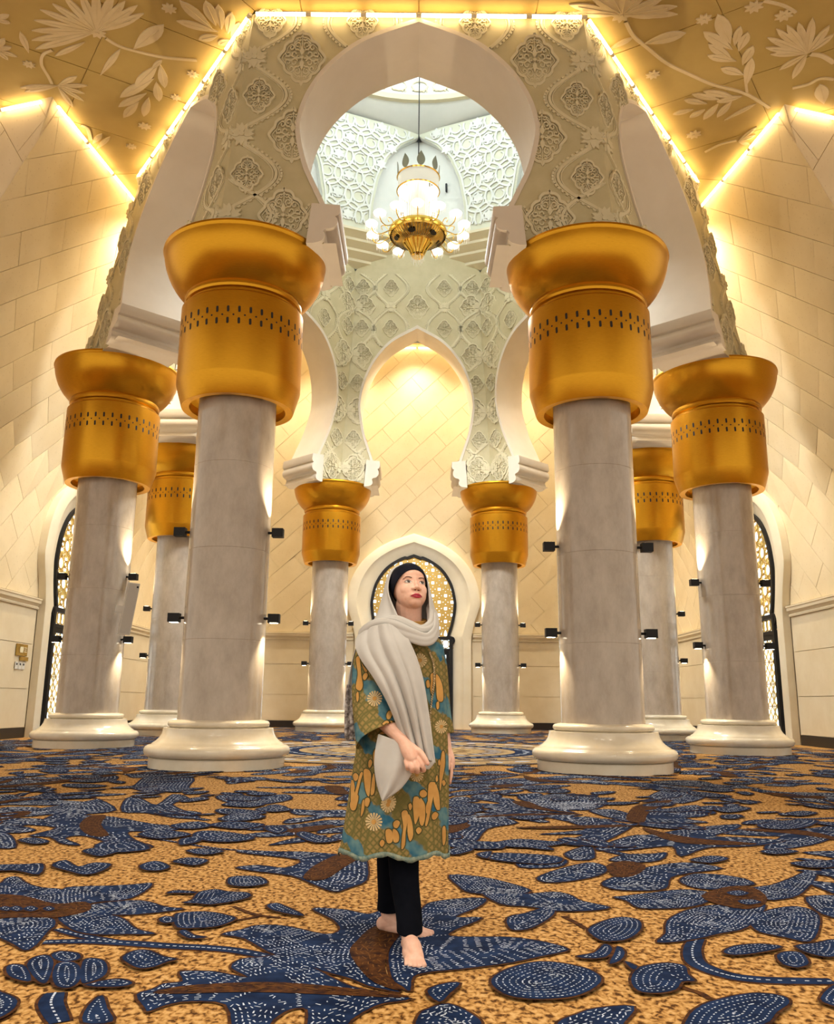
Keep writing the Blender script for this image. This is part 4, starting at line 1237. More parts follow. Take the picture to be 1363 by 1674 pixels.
# ------------------------------------------------------------------ printed carpet motifs (flat, in plan coordinates)
CARPET = [('S7',[(-1.5,-9.8),(-1.34,-9.78),(-1.16,-9.8),(-0.95,-9.84),(-0.8,-9.86),(-0.66,-9.9),(-0.48,-10.0)]),('S5',[(-1.53,-9.59),(-1.37,-9.7),(-1.2,-9.78)]),('S8',[(-1.19,-10.43),(-1.16,-10.54),(-1.06,-10.71)]),('B3',[(-0.84,-9.13),(-0.7,-9.29),(-0.57,-9.35)]),('B3',[(-0.77,-9.41),(-0.68,-9.33)]),('S8',[(1.31,-9.64),(1.23,-9.82),(1.19,-10.01),(1.25,-10.15),(1.37,-10.21),(1.63,-10.22)]),('B2',[(-3.86,-4.66),(-3.24,-5.18),(-2.64,-5.59),(-2.37,-5.11),(-1.96,-4.85)]),('B4',[(-3.51,-3.84),(-3.24,-4.49),(-3.01,-4.59),(-2.92,-4.46)]),('S3',[(-2.04,-6.93),(-1.69,-7.16),(-1.32,-7.43),(-1.04,-7.52),(-0.74,-7.56)]),('B3',[(0.78,-9.26),(0.82,-9.38),(0.85,-9.5)]),('B3',[(1.02,-10.29),(1.08,-10.36),(1.1,-10.43)]),('d',[(-2.23,-8.65),(-2.26,-8.51),(-2.22,-8.47),(-2.08,-8.65),(-1.96,-8.75),(-1.84,-8.79),(-1.74,-8.96),(-1.7,-9.11),(-1.75,-9.14),(-1.89,-9.02),(-1.99,-8.97),(-2.14,-8.98),(-2.28,-8.68)]),('d',[(-1.83,-8.79),(-1.75,-8.71),(-1.62,-8.69),(-1.5,-8.65),(-1.4,-8.61),(-1.38,-8.85),(-1.42,-9.02),(-1.53,-9.07),(-1.6,-9.16),(-1.67,-9.19)]),('d',[(-1.57,-9.18),(-1.5,-9.09),(-1.38,-9.03),(-1.28,-9.06),(-1.17,-9.16),(-1.07,-9.2),(-1.16,-9.27),(-1.3,-9.33),(-1.44,-9.32),(-1.53,-9.28)]),('d',[(-1.62,-9.37),(-1.55,-9.29),(-1.42,-9.31),(-1.29,-9.41),(-1.18,-9.58),(-1.07,-9.66),(-1.19,-9.67),(-1.33,-9.68),(-1.46,-9.6)]),('d',[(-1.89,-9.49),(-1.8,-9.4),(-1.69,-9.38),(-1.61,-9.43),(-1.56,-9.54),(-1.55,-9.64),(-1.51,-9.85),(-1.52,-9.93),(-1.61,-9.84),(-1.71,-9.75),(-1.78,-9.72)]),('b',[(-2.14,-8.98),(-1.97,-8.97),(-1.73,-9.14),(-1.6,-9.09),(-1.52,-9.26),(-1.61,-9.39),(-1.73,-9.39),(-1.94,-9.38)]),('r',[(-1.95,-9.26),(-1.94,-9.21),(-1.88,-9.26),(-1.89,-9.31)]),('r',[(-1.9,-9.26),(-1.89,-9.2),(-1.83,-9.26),(-1.84,-9.31)]),('r',[(-1.83,-9.26),(-1.82,-9.2),(-1.76,-9.25),(-1.77,-9.31)]),('r',[(-1.74,-9.25),(-1.73,-9.2),(-1.68,-9.25),(-1.69,-9.3)]),('r',[(-1.48,-10.18),(-1.47,-10.14),(-1.41,-10.17),(-1.32,-10.33),(-1.37,-10.32),(-1.43,-10.27)]),('r',[(-1.42,-10.14),(-1.43,-10.04),(-1.39,-10.02),(-1.33,-10.11),(-1.27,-10.29),(-1.26,-10.36),(-1.32,-10.3)]),('r',[(-1.38,-10.01),(-1.36,-9.96),(-1.28,-9.99),(-1.25,-10.06),(-1.29,-10.1),(-1.34,-10.07)]),('r',[(-1.22,-10.11),(-1.21,-10.05),(-1.14,-10.09),(-1.09,-10.2),(-1.08,-10.28),(-1.11,-10.35),(-1.14,-10.33)]),('r',[(-1.28,-10.24),(-1.31,-10.13),(-1.27,-10.1),(-1.21,-10.16),(-1.15,-10.31),(-1.15,-10.4),(-1.2,-10.39),(-1.24,-10.33)]),('r',[(-1.11,-10.37),(-1.06,-10.32),(-1.01,-10.3),(-0.95,-10.34),(-0.97,-10.38),(-1.05,-10.39)]),('r',[(-1.09,-10.03),(-1.07,-9.94),(-1.01,-9.94),(-0.93,-10.02),(-0.87,-10.05),(-0.9,-10.09),(-0.93,-10.15),(-0.98,-10.17),(-1.05,-10.1)]),('r',[(-1.01,-10.48),(-0.95,-10.6),(-0.89,-10.72),(-0.98,-10.73),(-1.02,-10.58)]),('r',[(-1.06,-9.4),(-1.06,-9.31),(-0.94,-9.28),(-0.83,-9.34),(-0.77,-9.41),(-0.82,-9.54),(-0.91,-9.58),(-1.0,-9.57)]),('r',[(-1.12,-9.44),(-1.11,-9.38),(-1.06,-9.4),(-1.04,-9.48),(-1.08,-9.5)]),('r',[(-1.07,-9.03),(-1.08,-8.86),(-1.01,-8.78),(-0.94,-8.83),(-0.83,-8.85),(-0.79,-8.94),(-0.84,-9.04),(-0.95,-9.13),(-1.02,-9.11),(-1.1,-9.1)]),('r',[(-1.24,-8.89),(-1.22,-8.82),(-1.13,-8.83),(-1.09,-8.88),(-1.2,-8.88)]),('r',[(-0.97,-9.65),(-0.95,-9.62),(-0.89,-9.7),(-0.83,-9.73),(-0.9,-9.75)]),('r',[(-0.67,-9.14),(-0.64,-9.09),(-0.6,-9.12),(-0.46,-9.34),(-0.61,-9.25)]),('r',[(-1.0,-8.48),(-0.95,-8.42),(-0.83,-8.44),(-0.76,-8.61),(-0.85,-8.7),(-0.96,-8.66)]),('r',[(-1.43,-10.43),(-1.35,-10.47),(-1.28,-10.53),(-1.25,-10.62),(-1.26,-10.7),(-1.29,-10.7)]),('d',[(-0.9,-10.45),(-0.86,-10.39),(-0.84,-10.33),(-0.78,-10.3),(-0.82,-10.19),(-0.74,-10.18),(-0.68,-10.19),(-0.55,-10.25),(-0.64,-10.13),(-0.62,-10.02),(-0.54,-9.99),(-0.47,-9.96),(-0.35,-10.09),(-0.19,-10.31),(-0.1,-10.38),(0.05,-10.46),(-0.04,-10.51),(-0.09,-10.57),(-0.14,-10.67),(-0.16,-10.77),(-0.26,-10.78),(-0.29,-10.58),(-0.35,-10.58),(-0.39,-10.68),(-0.4,-10.78),(-0.49,-10.78),(-0.57,-10.54),(-0.7,-10.51),(-0.77,-10.55),(-0.81,-10.61),(-0.83,-10.58)]),('b',[(-0.84,-10.43),(-0.76,-10.37),(-0.59,-10.33),(-0.42,-10.32),(-0.19,-10.37),(0.05,-10.45),(-0.19,-10.43),(-0.4,-10.41),(-0.57,-10.41),(-0.74,-10.43)]),('d',[(-0.78,-9.66),(-0.71,-9.58),(-0.65,-9.5),(-0.52,-9.51),(-0.33,-9.64),(-0.27,-9.56),(-0.32,-9.38),(-0.44,-9.17),(-0.29,-9.18),(-0.16,-9.27),(-0.09,-9.19),(-0.03,-9.31),(-0.12,-9.59),(-0.16,-9.79),(-0.16,-10.05),(-0.06,-10.29),(0.01,-10.39),(-0.02,-10.38),(-0.1,-10.33),(-0.17,-10.25),(-0.26,-10.18),(-0.4,-10.05),(-0.53,-9.92),(-0.67,-9.72)]),('d',[(-0.01,-9.65),(0.04,-9.31),(0.1,-9.16),(0.15,-9.01),(0.32,-8.91),(0.44,-8.92),(0.38,-9.11),(0.26,-9.31),(0.39,-9.32),(0.25,-9.54),(0.22,-9.65),(0.36,-9.66),(0.48,-9.66),(0.61,-9.72),(0.71,-9.84),(0.58,-9.94),(0.45,-10.03),(0.32,-10.09),(0.19,-10.14),(0.13,-10.16),(0.06,-10.22),(0.05,-10.38),(0.02,-10.33),(-0.02,-10.23),(-0.04,-9.92)]),('f',[(-0.11,-9.52),(-0.17,-9.75),(-0.19,-9.91),(-0.14,-10.12),(-0.07,-10.3),(0.02,-10.38),(-0.04,-10.25),(-0.06,-10.08),(-0.05,-9.87),(-0.01,-9.65),(-0.0,-9.55)]),('r',[(0.11,-10.4),(0.17,-10.32),(0.23,-10.31),(0.19,-10.42),(0.15,-10.51)]),('d',[(0.08,-10.62),(0.12,-10.55),(0.18,-10.51),(0.24,-10.58),(0.28,-10.68),(0.24,-10.76),(0.08,-10.77)]),('d',[(1.61,-8.39),(1.76,-8.19),(1.91,-8.21),(2.01,-8.31),(2.02,-8.47),(1.93,-8.53),(1.75,-8.63),(1.63,-8.58)]),('d',[(1.12,-8.85),(1.18,-8.82),(1.36,-8.73),(1.56,-8.64),(1.68,-8.72),(1.59,-8.94),(1.43,-9.07),(1.28,-9.1),(1.19,-9.08),(1.17,-8.93)]),('d',[(1.11,-9.72),(1.19,-9.57),(1.26,-9.35),(1.41,-9.14),(1.59,-9.01),(1.73,-9.03),(1.87,-9.0),(1.61,-9.44),(1.44,-9.56),(1.26,-9.68)]),('d',[(1.7,-9.26),(1.85,-9.1),(2.02,-9.02),(2.06,-9.16),(1.95,-9.42),(1.79,-9.68),(1.71,-9.62),(1.63,-9.53),(1.64,-9.39)]),('d',[(1.89,-8.62),(2.1,-8.5),(2.33,-8.26),(2.49,-8.08),(2.51,-8.18),(2.27,-8.58),(2.09,-8.81),(1.91,-8.87)]),('d',[(2.16,-8.81),(2.34,-8.75),(2.42,-8.8),(2.2,-9.24),(2.1,-9.25),(2.08,-9.11)]),('b',[(1.61,-8.81),(1.84,-8.57),(1.96,-8.59),(1.92,-8.87),(1.77,-9.08),(1.65,-9.03)]),('r',[(1.76,-8.74),(1.85,-8.68),(1.88,-8.75),(1.79,-8.82)]),('r',[(1.75,-8.93),(1.84,-8.9),(1.86,-8.97),(1.76,-9.02)]),('d',[(0.76,-7.67),(0.94,-7.57),(1.06,-7.78),(0.96,-8.01),(0.72,-8.03)]),('d',[(0.78,-8.37),(0.9,-8.16),(1.09,-7.93),(1.22,-7.85),(1.27,-8.03),(1.18,-8.25),(1.0,-8.42),(0.83,-8.49)]),('d',[(1.34,-7.76),(1.5,-7.54),(1.7,-7.49),(1.81,-7.44),(1.68,-7.74),(1.49,-7.83)]),('d',[(1.13,-8.51),(1.27,-8.28),(1.5,-8.02),(1.82,-7.81),(2.0,-8.0),(1.77,-8.15),(1.59,-8.3),(1.47,-8.61),(1.33,-8.68),(1.18,-8.66)]),('d',[(1.09,-7.52),(1.23,-7.28),(1.34,-7.18),(1.26,-7.68),(1.13,-7.77),(1.09,-7.69)]),('b',[(1.29,-7.96),(1.44,-7.8),(1.52,-7.95),(1.39,-8.24),(1.26,-8.31)]),('d',[(0.43,-8.72),(0.66,-8.79),(0.82,-8.73),(0.9,-8.81),(0.93,-8.94),(1.05,-9.08),(0.93,-9.16),(0.77,-9.17),(0.69,-9.12),(0.63,-9.08),(0.5,-9.03)]),('d',[(0.51,-9.31),(0.61,-9.22),(0.75,-9.07),(0.75,-9.21),(0.67,-9.39),(0.57,-9.53),(0.5,-9.52)]),('d',[(0.27,-8.3),(0.46,-8.35),(0.62,-8.54),(0.7,-8.71),(0.59,-8.82),(0.37,-8.78),(0.31,-8.61)]),('r',[(0.85,-9.54),(0.94,-9.4),(1.05,-9.31),(1.12,-9.35),(1.11,-9.47),(1.05,-9.61),(0.97,-9.71),(0.88,-9.73),(0.85,-9.64)]),('r',[(0.72,-9.96),(0.8,-9.91),(0.87,-9.78),(0.89,-9.84),(0.84,-9.96),(0.76,-9.99)]),('r',[(0.83,-10.06),(0.88,-9.92),(0.92,-9.81),(0.93,-9.89),(0.89,-10.0)]),('r',[(0.9,-10.02),(0.93,-10.09),(0.91,-10.13),(0.9,-10.1)]),('r',[(0.87,-10.24),(0.94,-10.1),(1.06,-10.04),(1.12,-10.08),(1.1,-10.18),(1.1,-10.26),(1.05,-10.27),(1.0,-10.36),(0.92,-10.4),(0.86,-10.37)]),('r',[(0.95,-10.65),(1.04,-10.52),(1.17,-10.43),(1.28,-10.39),(1.36,-10.42),(1.35,-10.49),(1.27,-10.58),(1.17,-10.7),(0.93,-10.76)]),('d',[(0.53,-10.67),(0.6,-10.6),(0.68,-10.54),(0.81,-10.52),(0.74,-10.67),(0.68,-10.77),(0.52,-10.77)]),('r',[(1.34,-9.88),(1.42,-9.79),(1.54,-9.75),(1.62,-9.79),(1.51,-9.87),(1.38,-9.92)]),('r',[(1.54,-9.93),(1.6,-9.87),(1.66,-9.88),(1.63,-10.02),(1.56,-10.08),(1.52,-10.04)]),('r',[(1.68,-9.78),(1.79,-9.73),(1.9,-9.67),(1.87,-9.79),(1.77,-9.93),(1.7,-9.9)]),('r',[(1.48,-10.44),(1.6,-10.29),(1.62,-10.34),(1.53,-10.53),(1.49,-10.51)]),('r',[(0.35,-10.26),(0.43,-10.13),(0.56,-10.04),(0.68,-10.08),(0.75,-10.17),(0.75,-10.28),(0.65,-10.42),(0.54,-10.47),(0.42,-10.46),(0.36,-10.38)]),('d',[(-3.41,-6.1),(-3.2,-6.04),(-2.91,-6.18),(-2.87,-5.83),(-2.56,-5.9),(-2.11,-6.29),(-1.76,-6.46),(-1.92,-6.72),(-2.15,-6.73),(-1.98,-7.12),(-1.75,-7.42),(-1.98,-7.47),(-2.23,-7.13),(-2.44,-6.95),(-2.5,-7.09),(-2.28,-7.37),(-2.43,-7.32),(-2.64,-7.03),(-2.81,-6.98),(-2.78,-6.56),(-3.19,-6.36)]),('b',[(-2.62,-6.48),(-2.76,-5.92),(-2.66,-5.82),(-2.5,-6.39),(-2.24,-6.94),(-2.36,-6.95)]),('d',[(-3.49,-5.6),(-3.37,-5.19),(-3.21,-4.73),(-3.15,-4.6),(-2.69,-5.44),(-2.9,-5.75),(-3.32,-5.78)]),('d',[(-2.61,-5.53),(-2.92,-4.46),(-2.78,-4.45),(-2.45,-5.0),(-2.56,-4.03),(-2.29,-4.4),(-2.3,-4.99),(-1.82,-5.84),(-1.98,-5.94),(-2.37,-5.61)]),('d',[(-3.29,-3.04),(-3.5,-1.94),(-3.35,-1.5),(-2.83,-2.07),(-2.58,-3.29),(-2.28,-4.0),(-2.64,-3.76),(-2.83,-3.92),(-3.25,-3.36)]),('d',[(-2.05,-4.25),(-1.93,-3.97),(-1.6,-4.21),(-1.36,-3.92),(-1.22,-4.43),(-1.47,-4.92),(-1.75,-4.83)]),('r',[(-1.61,-5.83),(-1.49,-5.6),(-1.25,-5.8),(-1.32,-6.02),(-1.51,-6.0)]),('r',[(-1.43,-5.34),(-1.31,-5.06),(-1.08,-5.31),(-1.24,-5.5)]),('r',[(-1.6,-6.96),(-1.59,-6.7),(-1.37,-6.75),(-1.12,-7.0),(-1.22,-7.19),(-1.41,-7.2)]),('r',[(-1.6,-6.4),(-1.5,-6.16),(-1.17,-6.3),(-1.3,-6.58)]),('r',[(-1.14,-6.52),(-1.06,-6.37),(-0.94,-6.58),(-0.99,-6.79)]),('r',[(-2.16,-7.64),(-2.11,-7.51),(-1.93,-7.62),(-1.96,-7.83),(-2.07,-7.76)]),('r',[(-2.15,-8.16),(-2.14,-7.98),(-1.98,-8.19),(-1.93,-8.06),(-1.81,-8.1),(-1.79,-8.31),(-1.84,-8.43),(-1.99,-8.32)]),('r',[(-1.62,-8.13),(-1.57,-7.98),(-1.43,-8.16),(-1.46,-8.29),(-1.56,-8.26)]),('r',[(-1.46,-7.99),(-1.4,-7.85),(-1.25,-7.93),(-1.28,-8.11),(-1.37,-8.07)]),('r',[(-2.78,-7.23),(-2.73,-7.1),(-2.54,-7.27),(-2.59,-7.39)]),('r',[(-2.51,-8.18),(-2.33,-8.13),(-2.22,-8.12),(-2.11,-8.44),(-2.29,-8.33),(-2.43,-8.34)]),('r',[(-1.48,-7.6),(-1.38,-7.49),(-1.22,-7.6),(-1.32,-7.74)]),('r',[(-0.84,-6.85),(-0.8,-6.68),(-0.65,-6.9),(-0.49,-7.08),(-0.65,-7.21)]),('d',[(-1.03,-8.14),(-0.91,-8.05),(-0.73,-8.13),(-0.68,-7.85),(-1.09,-7.63),(-1.13,-7.52),(-0.92,-7.57),(-0.7,-7.55),(-0.46,-7.64),(-0.29,-7.68),(-0.24,-7.92),(-0.21,-8.47),(-0.3,-8.69),(-0.37,-8.79),(-0.51,-8.59),(-0.66,-8.37),(-0.87,-8.26)]),('f',[(-0.57,-8.44),(-0.54,-8.03),(-0.42,-7.64),(-0.29,-7.68),(-0.38,-8.11),(-0.46,-8.48)]),('d',[(-3.08,-6.86),(-2.94,-6.99),(-2.67,-7.51),(-2.87,-7.46),(-3.1,-7.0)]),('d',[(-3.28,-6.45),(-3.08,-6.51),(-2.88,-6.71),(-2.96,-6.86),(-3.23,-6.81)]),('d',[(1.34,-7.31),(1.74,-6.7),(1.95,-6.61),(2.36,-6.23),(2.85,-5.97),(2.69,-6.32),(2.41,-6.66),(2.62,-6.72),(2.87,-6.87),(2.5,-7.14),(2.17,-7.22),(1.86,-7.6),(1.93,-7.18),(1.74,-7.25),(1.49,-7.39)]),('b',[(1.95,-6.26),(2.05,-6.53),(2.22,-6.82),(2.59,-7.03),(2.34,-7.1),(2.06,-7.04),(1.96,-6.76)]),('d',[(1.03,-6.67),(1.29,-6.5),(1.47,-6.32),(1.39,-5.79),(1.62,-5.57),(1.83,-5.95),(1.91,-6.12),(1.59,-6.78),(1.39,-7.08),(1.27,-6.88),(1.38,-6.65)]),('b',[(0.88,-6.33),(1.3,-6.2),(1.92,-6.09),(1.9,-6.17),(1.27,-6.37)]),('d',[(1.73,-5.14),(1.99,-5.0),(2.11,-5.33),(2.38,-4.6),(2.67,-4.45),(2.47,-4.96),(2.95,-4.56),(2.79,-5.38),(2.5,-5.61),(2.62,-5.89),(2.09,-5.93),(1.87,-5.75)]),('b',[(1.95,-5.75),(2.23,-4.86),(2.48,-4.46),(2.82,-4.16),(2.28,-5.21),(2.04,-5.93)]),('d',[(0.3,-5.77),(0.73,-5.54),(0.95,-6.01),(0.66,-6.38),(0.49,-7.13),(0.26,-7.08)]),('b',[(0.26,-6.06),(0.39,-5.96),(0.52,-6.22),(0.36,-6.64),(0.24,-6.57)]),('r',[(0.64,-7.15),(0.84,-6.95),(1.05,-7.03),(1.19,-7.09),(0.96,-7.3),(0.75,-7.31)]),('d',[(1.21,-4.57),(1.55,-3.69),(1.96,-3.65),(2.1,-4.23),(1.81,-5.02),(1.46,-5.04)]),('d',[(2.68,-3.74),(3.2,-2.86),(3.42,-3.51),(2.86,-4.43),(2.65,-4.18)]),('r',[(3.0,-4.92),(3.31,-4.65),(3.38,-4.89),(3.04,-5.21)]),('r',[(2.98,-6.05),(3.35,-5.74),(3.66,-5.72),(3.31,-6.2),(3.02,-6.3)]),('r',[(3.57,-5.22),(3.84,-5.02),(3.9,-5.19),(3.63,-5.42)]),('r',[(2.48,-7.39),(2.66,-7.28),(2.75,-7.38),(2.54,-7.51)]),('r',[(2.5,-7.83),(2.7,-7.74),(2.79,-7.82),(2.71,-7.97),(2.55,-7.98)]),('r',[(1.87,-7.76),(2.07,-7.59),(2.15,-7.69),(1.97,-7.86)]),('r',[(0.48,-7.62),(0.59,-7.5),(0.54,-7.78)]),('r',[(0.28,-7.52),(0.39,-7.33),(0.47,-7.45),(0.33,-7.65)]),('r',[(0.93,-5.73),(1.11,-5.57),(1.25,-5.7),(1.04,-5.87)]),('r',[(0.36,-5.13),(0.58,-4.95),(0.73,-5.22),(0.52,-5.45)])]

M['navy'] = noise_col(node_mat('carpet_navy', rough=0.95, spec=0.1), (0.004, 0.012, 0.045), (0.012, 0.032, 0.10), 9, 3)
M['brown'] = noise_col(node_mat('carpet_brown', rough=0.95, spec=0.1), (0.030, 0.012, 0.009), (0.11, 0.042, 0.012), 30, 2)
M['dashw'] = node_mat('carpet_white', (0.58, 0.66, 0.82), 0.95, spec=0.1)
M['goldline'] = node_mat('carpet_gold_line', (0.17, 0.075, 0.02), 0.95, spec=0.1)


def pt_in(poly, x, y):
    c_ = False; n = len(poly)
    for i in range(n):
        x1, y1 = poly[i]; x2, y2 = poly[(i + 1) % n]
        if (y1 > y) != (y2 > y) and x < (x2 - x1) * (y - y1) / (y2 - y1) + x1: c_ = not c_
    return c_


def seg_dist(A, x, y):
    """distance of points to a closed polyline (numpy)"""
    P = np.array(A); Q = np.roll(P, -1, 0); d = Q - P
    X = np.stack([x, y], 1)[:, None, :]
    t = np.clip(((X - P) * d).sum(2) / (np.maximum((d * d).sum(1), 1e-12)), 0, 1)
    return np.sqrt((((P + d * t[..., None]) - X) ** 2).sum(2)).min(1)


def offset_poly(poly, d):
    n = len(poly); out = []
    sg = 1 if area(poly) > 0 else -1
    for i in range(n):
        a, b_, c_ = poly[i - 1], poly[i], poly[(i + 1) % n]
        e1 = (b_[0] - a[0], b_[1] - a[1]); e2 = (c_[0] - b_[0], c_[1] - b_[1])
        l1 = hypot(*e1) or 1e-6; l2 = hypot(*e2) or 1e-6
        nx = (e1[1] / l1 + e2[1] / l2) * sg; ny = -(e1[0] / l1 + e2[0] / l2) * sg
        l = hypot(nx, ny)
        if l < 0.3: l = 0.3
        k = min(2.0 / l, 1.8) / l
        out.append((b_[0] + nx * k * d * 0.5 * l, b_[1] + ny * k * d * 0.5 * l))
    return out


FL = lambda x, y, h: (x, y, h)


def contour_dashes(mb, poly, mi, z, first, step, dash, gap, width, jitter=0.0, spots=False, rows=9):
    P = poly if area(poly) > 0 else poly[::-1]
    n = len(P)
    for r in range(rows):
        d = first + r * step
        cand = []
        for i in range(n):
            a, b_ = P[i], P[(i + 1) % n]
            ex, ey = b_[0] - a[0], b_[1] - a[1]; l = hypot(ex, ey)
            if l < 1e-4: continue
            nx, ny = -ey / l, ex / l
            k = max(1, int(l / (dash + gap)))
            for q in range(k):
                t = (q + 0.5) / k
                cand.append((a[0] + ex * t + nx * d, a[1] + ey * t + ny * d, ex / l, ey / l))
        if not cand: break
        arr = np.array(cand)
        ds = seg_dist(P, arr[:, 0], arr[:, 1])
        got = 0
        for (x, y, tx, ty), dd in zip(cand, ds):
            if dd < d * 0.93 or not pt_in(P, x, y): continue
            if jitter and random.random() < 0.16: continue
            got += 1
            ln = dash * random.uniform(0.45, 1.0 + 0.5 * jitter); w_ = width * random.uniform(0.75, 1.15)
            an = random.uniform(-jitter, jitter)
            tx2, ty2 = tx * cos(an) - ty * sin(an), tx * sin(an) + ty * cos(an)
            px, py = -ty2 * w_ / 2, tx2 * w_ / 2
            hx, hy = tx2 * ln / 2, ty2 * ln / 2
            mb.add([(x - hx - px * 0.6, y - hy - py * 0.6, z), (x + hx - px, y + hy - py, z), (x + hx + px, y + hy + py, z), (x - hx + px * 0.6, y - hy + py * 0.6, z)], [(0, 1, 2, 3)], mi)
        if not got: break


def motif_mb(st, pts, zb, dq=1.0):
    """one printed motif: brown outline, coloured field, white dashes"""
    mb = MB()
    if st[0] in 'SB':
        w_ = int(st[1:]) / 100
        path = catmull(pts, 6)
        k = len(path)
        ws = [w_ * (0.55 + 0.45 * sin(pi * (0.15 + 0.7 * i / (k - 1)))) for i in range(k)]
        if st[0] == 'S':
            mb.ribbon(path, [q + 0.022 for q in ws], FL, zb, zb + 0.001, 0)
            mb.ribbon(path, ws, FL, zb + 0.001, zb + 0.002, 1)
            acc = 0
            for (x0, y0), (x1, y1) in zip(path[:-1], path[1:]):
                l = hypot(x1 - x0, y1 - y0); a = atan2(y1 - y0, x1 - x0)
                m_ = max(1, int(l / 0.028))
                for q in range(m_):
                    t = (q + 0.5) / m_
                    x, y = x0 + (x1 - x0) * t, y0 + (y1 - y0) * t
                    mb.add([(*p, zb + 0.003) for p in rot([(-0.008, -0.004), (0.008, -0.004), (0.008, 0.004), (-0.008, 0.004)], a, x, y)], [(0, 1, 2, 3)], 2)
        else:
            mb.ribbon(path, ws, FL, zb, zb + 0.001, 0)
        return mb
    poly = catmull(pts, 3, True)
    if area(poly) < 0: poly = poly[::-1]
    A = area(poly)
    mb.add([(*p, zb) for p in offset_poly(poly, 0.011)], [tuple(range(len(poly)))], 0)
    if st == 'b':
        cx = sum(p[0] for p in poly) / len(poly); cy = sum(p[1] for p in poly) / len(poly)
        contour_dashes(mb, poly, 3, zb + 0.002, 0.012, 0.022, 0.035, 0.02, 0.006, 0.6, rows=10)
        return mb
    mb.add([(*p, zb + 0.001) for p in poly], [tuple(range(len(poly)))], 0 if st == 'f' else 1)
    if st == 'd':
        q_ = dq
        contour_dashes(mb, poly, 2, zb + 0.002, 0.016 * q_, 0.0195 * q_, 0.019 * q_, 0.009 * q_, 0.0062 * q_, 0.8, rows=18)
    elif st == 'r':
        q_ = dq
        contour_dashes(mb, poly, 2, zb + 0.002, 0.018 * q_, 0.024 * q_, 0.011 * q_, 0.008 * q_, 0.0065 * q_, 0.0, rows=8)
    elif st == 'f':
        contour_dashes(mb, poly, 3, zb + 0.002, 0.014, 0.022, 0.04, 0.012, 0.006, 0.5, rows=12)
    return mb


CM = ['brown', 'navy', 'dashw', 'goldline']
for k, (st, pts) in enumerate(CARPET):
    lvl = {'S': 0.001, 'B': 0.002, 'd': 0.004, 'r': 0.010, 'b': 0.007, 'f': 0.008}[st[0]] + 0.00002 * k
    nm = {'S': 'printed_stem', 'B': 'printed_stem', 'd': 'printed_petal', 'r': 'printed_bud', 'b': 'printed_heart', 'f': 'printed_frond'}[st[0]]
    yc_ = sum(p[1] for p in pts) / len(pts)
    motif_mb(st, pts, lvl, 1.0 if yc_ < -8.4 else 1.5 if yc_ < -7 else 2.0).build(nm, CM, floor, smooth=False, recalc=False)


# whole motifs repeated over the rest of the carpet
def sub_motif(idx_list, name):
    mb = MB()
    pts_all = [p for i in idx_list for p in CARPET[i][1]]
    cx = sum(p[0] for p in pts_all) / len(pts_all); cy = sum(p[1] for p in pts_all) / len(pts_all)
    for n_, i in enumerate(idx_list):
        st, pts = CARPET[i]
        lvl = {'S': 0.001, 'B': 0.002, 'd': 0.004, 'r': 0.010, 'b': 0.007, 'f': 0.008}[st[0]] + 0.0001 * n_
        q = motif_mb(st, [(x - cx, y - cy) for x, y in pts], lvl, 2.2)
        o = len(mb.v); mb.v += q.v; mb.f += [tuple(a + o for a in f) for f in q.f]; mb.m += q.m
    return mb.mesh(name, CM, False, recalc=False)


def idx_near(st_set, x0, x1, y0, y1):
    out = []
    for i, (st, pts) in enumerate(CARPET):
        cx = sum(p[0] for p in pts) / len(pts); cy = sum(p[1] for p in pts) / len(pts)
        if st[0] in st_set and x0 < cx < x1 and y0 < cy < y1: out.append(i)
    return out


SUB = [sub_motif(list(range(11, 21)) + [0, 1], 'printed_flower'), sub_motif(list(range(44, 53)), 'printed_flower'), sub_motif([53, 54, 55, 56, 57, 58, 59, 60], 'printed_flower'),
       sub_motif([74, 75, 6, 76, 77], 'printed_spray'), sub_motif([97, 98, 99, 100, 101, 102], 'printed_spray'), sub_motif([37, 38, 39, 40, 41], 'printed_spray'),
       sub_motif(list(range(21, 27)) + [2], 'printed_tulip'), sub_motif([80, 81, 82, 83, 84], 'printed_bud_cluster'), sub_motif([62, 63, 64, 66, 67, 69, 70], 'printed_bud_cluster'),
       sub_motif([93, 94, 92, 85, 87, 88], 'printed_spray')]
rng = random.Random(5)
spots = []
TR = [(sum(p[0] for p in pts) / len(pts), sum(p[1] for p in pts) / len(pts), 0.5 * max(max(p[0] for p in pts) - min(p[0] for p in pts), max(p[1] for p in pts) - min(p[1] for p in pts))) for st, pts in CARPET]
big = [0, 1, 2, 3, 4, 5, 9]
for rad, kinds, tries, cap_n in ((0.74, big, 16000, 270), (0.36, [6, 7, 8], 18000, 290)):
    cnt = 0
    for _ in range(tries):
        x, y = rng.uniform(-13, 13), rng.uniform(-13.0, 19.5)
        if abs(x) > 0.5 * (y + 13.7) + 2.0: continue
        if y < -7.2 and abs(x) < 0.5 * (y + 13.7) + 0.6: continue
        if any(hypot(x - a, y - b_) < 0.55 * r_ + rad * 0.62 for a, b_, r_ in TR): continue
        if hypot(x + 0.1, y - 4.8) < 4.25 + rad * 0.6: continue
        if abs(x) > 9.5 and y > 5: continue
        if any(hypot(x - cx, y - cy) < 1.1 + rad * 0.3 for cx, cy in COLS.values()): continue
        if any(hypot(x - a, y - b_) < (rad + r_) * 0.86 for a, b_, r_, _k in spots): continue
        spots.append((x, y, rad, rng.choice(kinds))); cnt += 1
        if cnt >= cap_n: break
